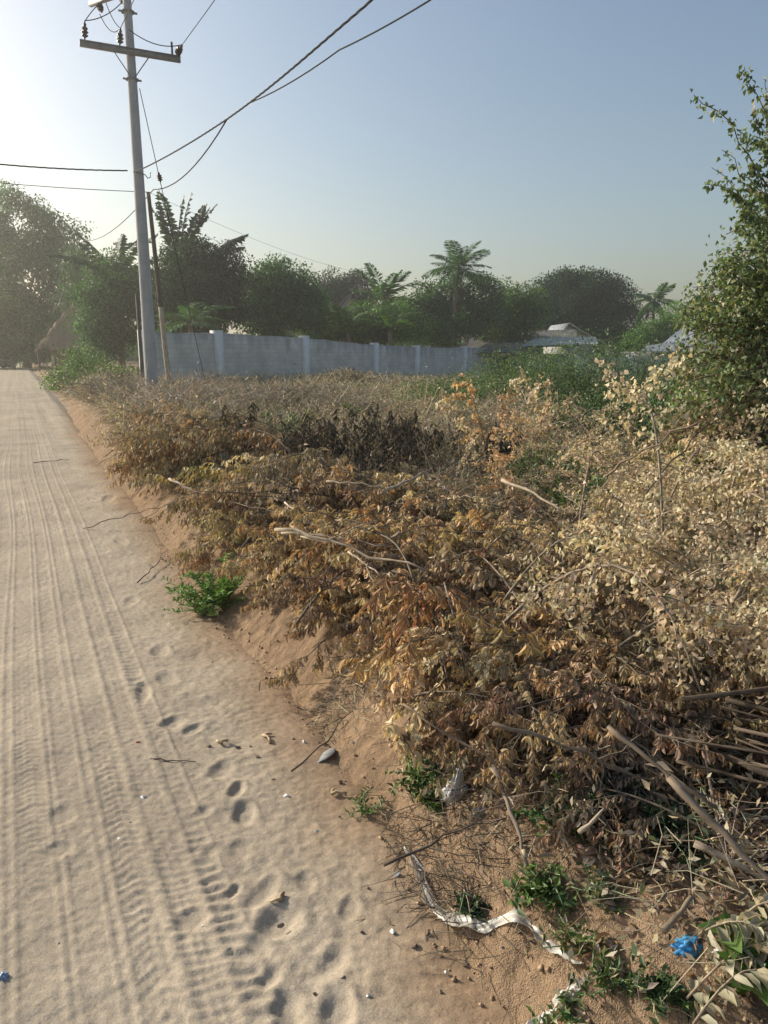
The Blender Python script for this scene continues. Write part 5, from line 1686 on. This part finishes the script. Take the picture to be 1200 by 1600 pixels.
def ribbon(name, label, pts, widths, seed, lift=.012):
    r = np.random.default_rng(seed)
    H = np.array([hit(px, py) for px, py in pts])
    n = 70
    u = np.linspace(0, 1, n)
    f = np.linspace(0, 1, len(H))
    def sm(vals):
        o_ = np.interp(u, f, vals)
        k = np.ones(7) / 7
        return np.convolve(np.pad(o_, 3, mode='edge'), k, 'valid')
    P = np.stack([sm(H[:, k]) for k in range(3)], 1)
    P[:, 2] = [surf(a, b) for a, b in P[:, :2]]
    w = np.interp(u, f, widths) * 1.25
    t = norm(np.gradient(P, axis=0)); sd = norm(np.cross([0, 0, 1.0], t))
    m = 9
    q = np.linspace(-1, 1, m)
    tw = .5 * np.sin(u * 9 + seed) + .25 * np.sin(u * 23)
    V = []
    for j in range(m):
        fold = .005 * np.sin(q[j] * 3 + u * 19 + seed) + .003 * np.sin(q[j] * 7 - u * 37)
        off = sd * (w * q[j] * (.75 + .3 * np.cos(u * 11 + seed)) + .003 * np.sin(u * 45 + q[j]))[:, None]
        V.append(P + off + np.array([0, 0, 1.0]) * (lift * .3 + fold + w * q[j] * np.sin(tw) * .7 + w * .45)[:, None])
    V = np.stack(V, 1).reshape(-1, 3)
    i = np.arange(n - 1)[:, None] * m; k = np.arange(m - 1)[None]
    o0 = P[0]
    g = Geo(); g.add(V - o0, [np.stack([i + k, i + k + 1, i + m + k + 1, i + m + k], -1).reshape(-1, 4)], np.array([.74, .72, .66]) * (1 - .35 * sstep(-.1, .5, fbm(V[:, 0], V[:, 1], 28, 3, 5)))[:, None])
    o = g.obj(name, M_plastic, smooth=True, loc=o0)
    return tag(o, label, 'plastic')


ribbon('plastic_strip', 'long torn strip of dirty white plastic snaking down the bank', [(632, 1324), (645, 1348), (660, 1378), (673, 1408), (690, 1430), (722, 1452), (750, 1456), (775, 1446), (805, 1438), (828, 1452), (850, 1480), (885, 1497), (915, 1512)], [.009, .018, .020, .016, .020, .024, .021, .017, .028, .015, .013, .013, .008], 3)
ribbon('plastic_strip', 'second short strip of dirty white plastic under the low weeds', [(918, 1530), (895, 1555), (868, 1575), (840, 1600), (815, 1640)], [.010, .016, .013, .018, .014], 8)


def crumple(name, label, px, py, sx, sy, sz, mat, c, seed, cat_, yaw=0.0, neck=0.0, sub=14):
    r = np.random.default_rng(seed)
    c0 = hit(px, py)
    nu, nv = sub * 2, sub
    V = []
    for j in range(nv + 1):
        ph = np.pi * j / nv
        for i in range(nu):
            a = 2 * np.pi * i / nu
            V.append((math.cos(a) * math.sin(ph), math.sin(a) * math.sin(ph), math.cos(ph)))
    V = np.array(V)
    k = 1 + .45 * (np.abs(np.sin(V[:, 0] * 5 + seed) * np.sin(V[:, 1] * 6 + 2) + .6 * np.sin(V[:, 2] * 7 + V[:, 0] * 4)) - .5) + .05 * r.normal(size=len(V))
    V = V * k[:, None] * np.array([sx, sy, sz])
    if neck:
        up = np.clip((V[:, 2] / sz - .1), 0, 1)
        V[:, :2] *= (1 - .8 * up)[:, None]; V[:, 2] += up * neck; V[:, 0] += up * neck * .35
    V[:, 2] += sz * .75
    i = np.arange(nv)[:, None] * nu; k = np.arange(nu)[None]; k2 = (k + 1) % nu
    g = Geo(); g.add(V, [np.stack([i + k, i + nu + k, i + nu + k2, i + k2], -1).reshape(-1, 4)], c)
    o = g.obj(name, mat, loc=(c0[0], c0[1], c0[2] - .004))
    o.rotation_euler = (0, 0, yaw)
    return tag(o, label, cat_)


crumple('plastic_bag', 'crumpled white plastic bag with twisted neck among the weeds', 708, 1248, .042, .036, .032, M_bag, (.72, .72, .72), 4, 'plastic bag', .3, .06)
crumple('plastic_scrap', 'small greyish plastic scrap in the twigs below the white bag', 750, 1275, .022, .016, .018, M_bag, (.48, .47, .46), 5, 'plastic')
M_blueplastic = noise_mat('blue_foil', (.01, .13, .38), (.12, .40, .62), 30, 3, .25, .3, attr=False)
wr = crumple('food_wrapper', 'crumpled bright blue wrapper lying in the dry leaves', 1078, 1483, .036, .024, .016, M_blueplastic, (1, 1, 1), 6, 'wrapper', .4)
crumple('plastic_scrap', 'white plastic scraps beside the blue wrapper', 1130, 1488, .020, .008, .007, M_bag, (.7, .7, .68), 7, 'plastic')
crumple('plastic_scrap', 'small blue and white plastic scrap on the tyre tracks', 4, 1527, .016, .012, .008, M_bag, (.35, .45, .6), 8, 'plastic')
crumple('plastic_scrap', 'white scrap on the sand beside the roadside bush', 112, 616, .16, .12, .09, M_bag, (.7, .7, .7), 9, 'plastic')
crumple('white_scrap', 'white plastic scraps caught on the dark withered weeds', 440, 742, .10, .03, .04, M_bag, (.8, .8, .82), 10, 'plastic')
M_slate = noise_mat('grey_sheet', (.15, .16, .165), (.27, .28, .28), 30, 4, .7, .1)
c0 = hit(510, 1182)
g = Geo(); an = np.linspace(0, 2 * np.pi, 18, endpoint=False); rr = 1 + .10 * np.sin(an * 3 + 1) + .05 * np.sin(an * 7)
bot = np.stack([np.cos(an) * rr * .030, np.sin(an) * rr * .056, 0 * an], 1)
g.add(np.concatenate([bot, bot * .95 + (0, 0, .004)]), [np.stack([np.arange(18), (np.arange(18) + 1) % 18, (np.arange(18) + 1) % 18 + 18, np.arange(18) + 18], -1), (np.arange(18) + 18)[None], np.arange(18)[::-1][None]])
o = g.obj('flat_stone', M_slate, loc=c0 + (0, 0, .004)); o.rotation_euler = (.12, -.35, -.6)
tag(o, 'flat grey oval slab lying on the bare bank', 'stone')


def bone(px, py, L, yaw, label, c=(2.0, 1.8, 1.45)):
    c0 = hit(px, py)
    g = Geo()
    tube(g, [(-L / 2, 0, .008), (-L * .15, .006, .013), (L * .2, 0, .013), (L / 2, -.008, .009)], [.008, .005, .005, .007], 7, c)
    tube(g, [(-L / 2, 0, .008), (-L * .42, .02, .012), (-L * .3, .036, .008)], [.006, .005, .003], 6, c)
    o = g.obj('broken_root', M_stick, smooth=True, loc=c0); o.rotation_euler = (0, 0, yaw)
    return tag(o, label, 'root')


bone(418, 1157, .075, -.9, 'pale forked root piece at the foot of the bank')
bone(350, 1162, .03, 1.0, 'small pale root chip on the sand')
bone(530, 1243, .055, .1, 'short pale root piece on the bare bank')
bone(440, 1405, .025, 1.9, 'tiny pale chip beside the deep heel print')
stick_between(hit(235, 1188) + (0, 0, .008), hit(306, 1194) + (0, 0, .008), .0055, 950, 'dark short stick lying on the sand beside the tyre tracks', DARKC, .03)
stick_between(hit(215, 912) + (0, 0, .01), hit(268, 868) + (0, 0, .03), .008, 951, 'thin dark twig lying on the road edge', DARKC, .05, 1)
stick_between(hit(52, 725) + (0, 0, .02), hit(110, 722) + (0, 0, .03), .012, 952, 'thin twig lying far along the sand road', DARKC, .05)
for k, (a, b) in enumerate([((150, 730), (260, 700)), ((165, 745), (300, 715)), ((130, 828), (250, 815)), ((215, 815), (290, 800))]):
    stick_between(hit(*a) + (0, 0, .015), hit(*b) + (0, 0, .12), .008, 955 + k, 'thin twig trailing from the olive heap onto the sand', MIDC, .05, 1, name='bare_twig', group='twigs trailing from the heap onto the sand')
c0 = hit(210, 1163)
g = Geo(); leaves(g, np.array([[0, 0, .004]]), np.array([1.0, .2, .15]), np.array([.2, .3, 1.0]), .032, .014, np.array([.32, .07, .045]), 8)
o = g.obj('red_leaf', M_brown, loc=c0); tag(o, 'small reddish leaf on the sand beside the short dark stick', 'leaf')
rs = np.random.default_rng(71)
for k in range(46):
    px, py = [(60 + 500 * rs.random(), 1000 + 590 * rs.random()), (340 + 200 * rs.random(), 1000 + 300 * rs.random()), (560 + 260 * rs.random(), 1350 + 240 * rs.random())][k % 3]
    c0 = hit(px, py)
    g = Geo(); V = rnd_dir(rs, 12) * (.004 + .008 * rs.random() ** 2) * np.array([1.2, 1, .7])
    import bmesh
    bm = bmesh.new()
    for v in V: bm.verts.new(v)
    bmesh.ops.convex_hull(bm, input=bm.verts)
    me = bpy.data.meshes.new('pebble'); bm.to_mesh(me); bm.free()
    white = k % 5 == 0
    me.materials.append(M_white if white else M_slate if k % 7 == 3 else M_mud)
    o = bpy.data.objects.new('pebble', me); col.objects.link(o); o.location = (c0[0], c0[1], c0[2] + .002)
    tag(o, 'tiny white pebble lying on the sand' if white else 'tiny grey pebble lying on the sand' if k % 7 == 3 else 'small clod of brown earth on the sand and bank', 'pebble', 'white pebbles' if white else 'grey pebbles' if k % 7 == 3 else 'clods of earth')

# ------------------------------------------------------------------ hazy air, its forward glow shaped to stand in for lens veiling too
g = Geo()
box(g, (-520, -520, -2.5), (520, 520, 21.0))
M_haze = bpy.data.materials.new('hazy_air'); M_haze.use_nodes = True
nt = M_haze.node_tree
nt.nodes.remove(nt.nodes['Principled BSDF'])
pv = nt.nodes.new('ShaderNodeVolumePrincipled')
pv.inputs['Color'].default_value = (.97, .97, .90, 1)
pv.inputs['Density'].default_value = 0.0014
pv.inputs['Anisotropy'].default_value = 0.6
nt.links.new(pv.outputs[0], nt.nodes['Material Output'].inputs['Volume'])
haze = g.obj('haze', M_haze)
haze['kind'] = 'stuff'
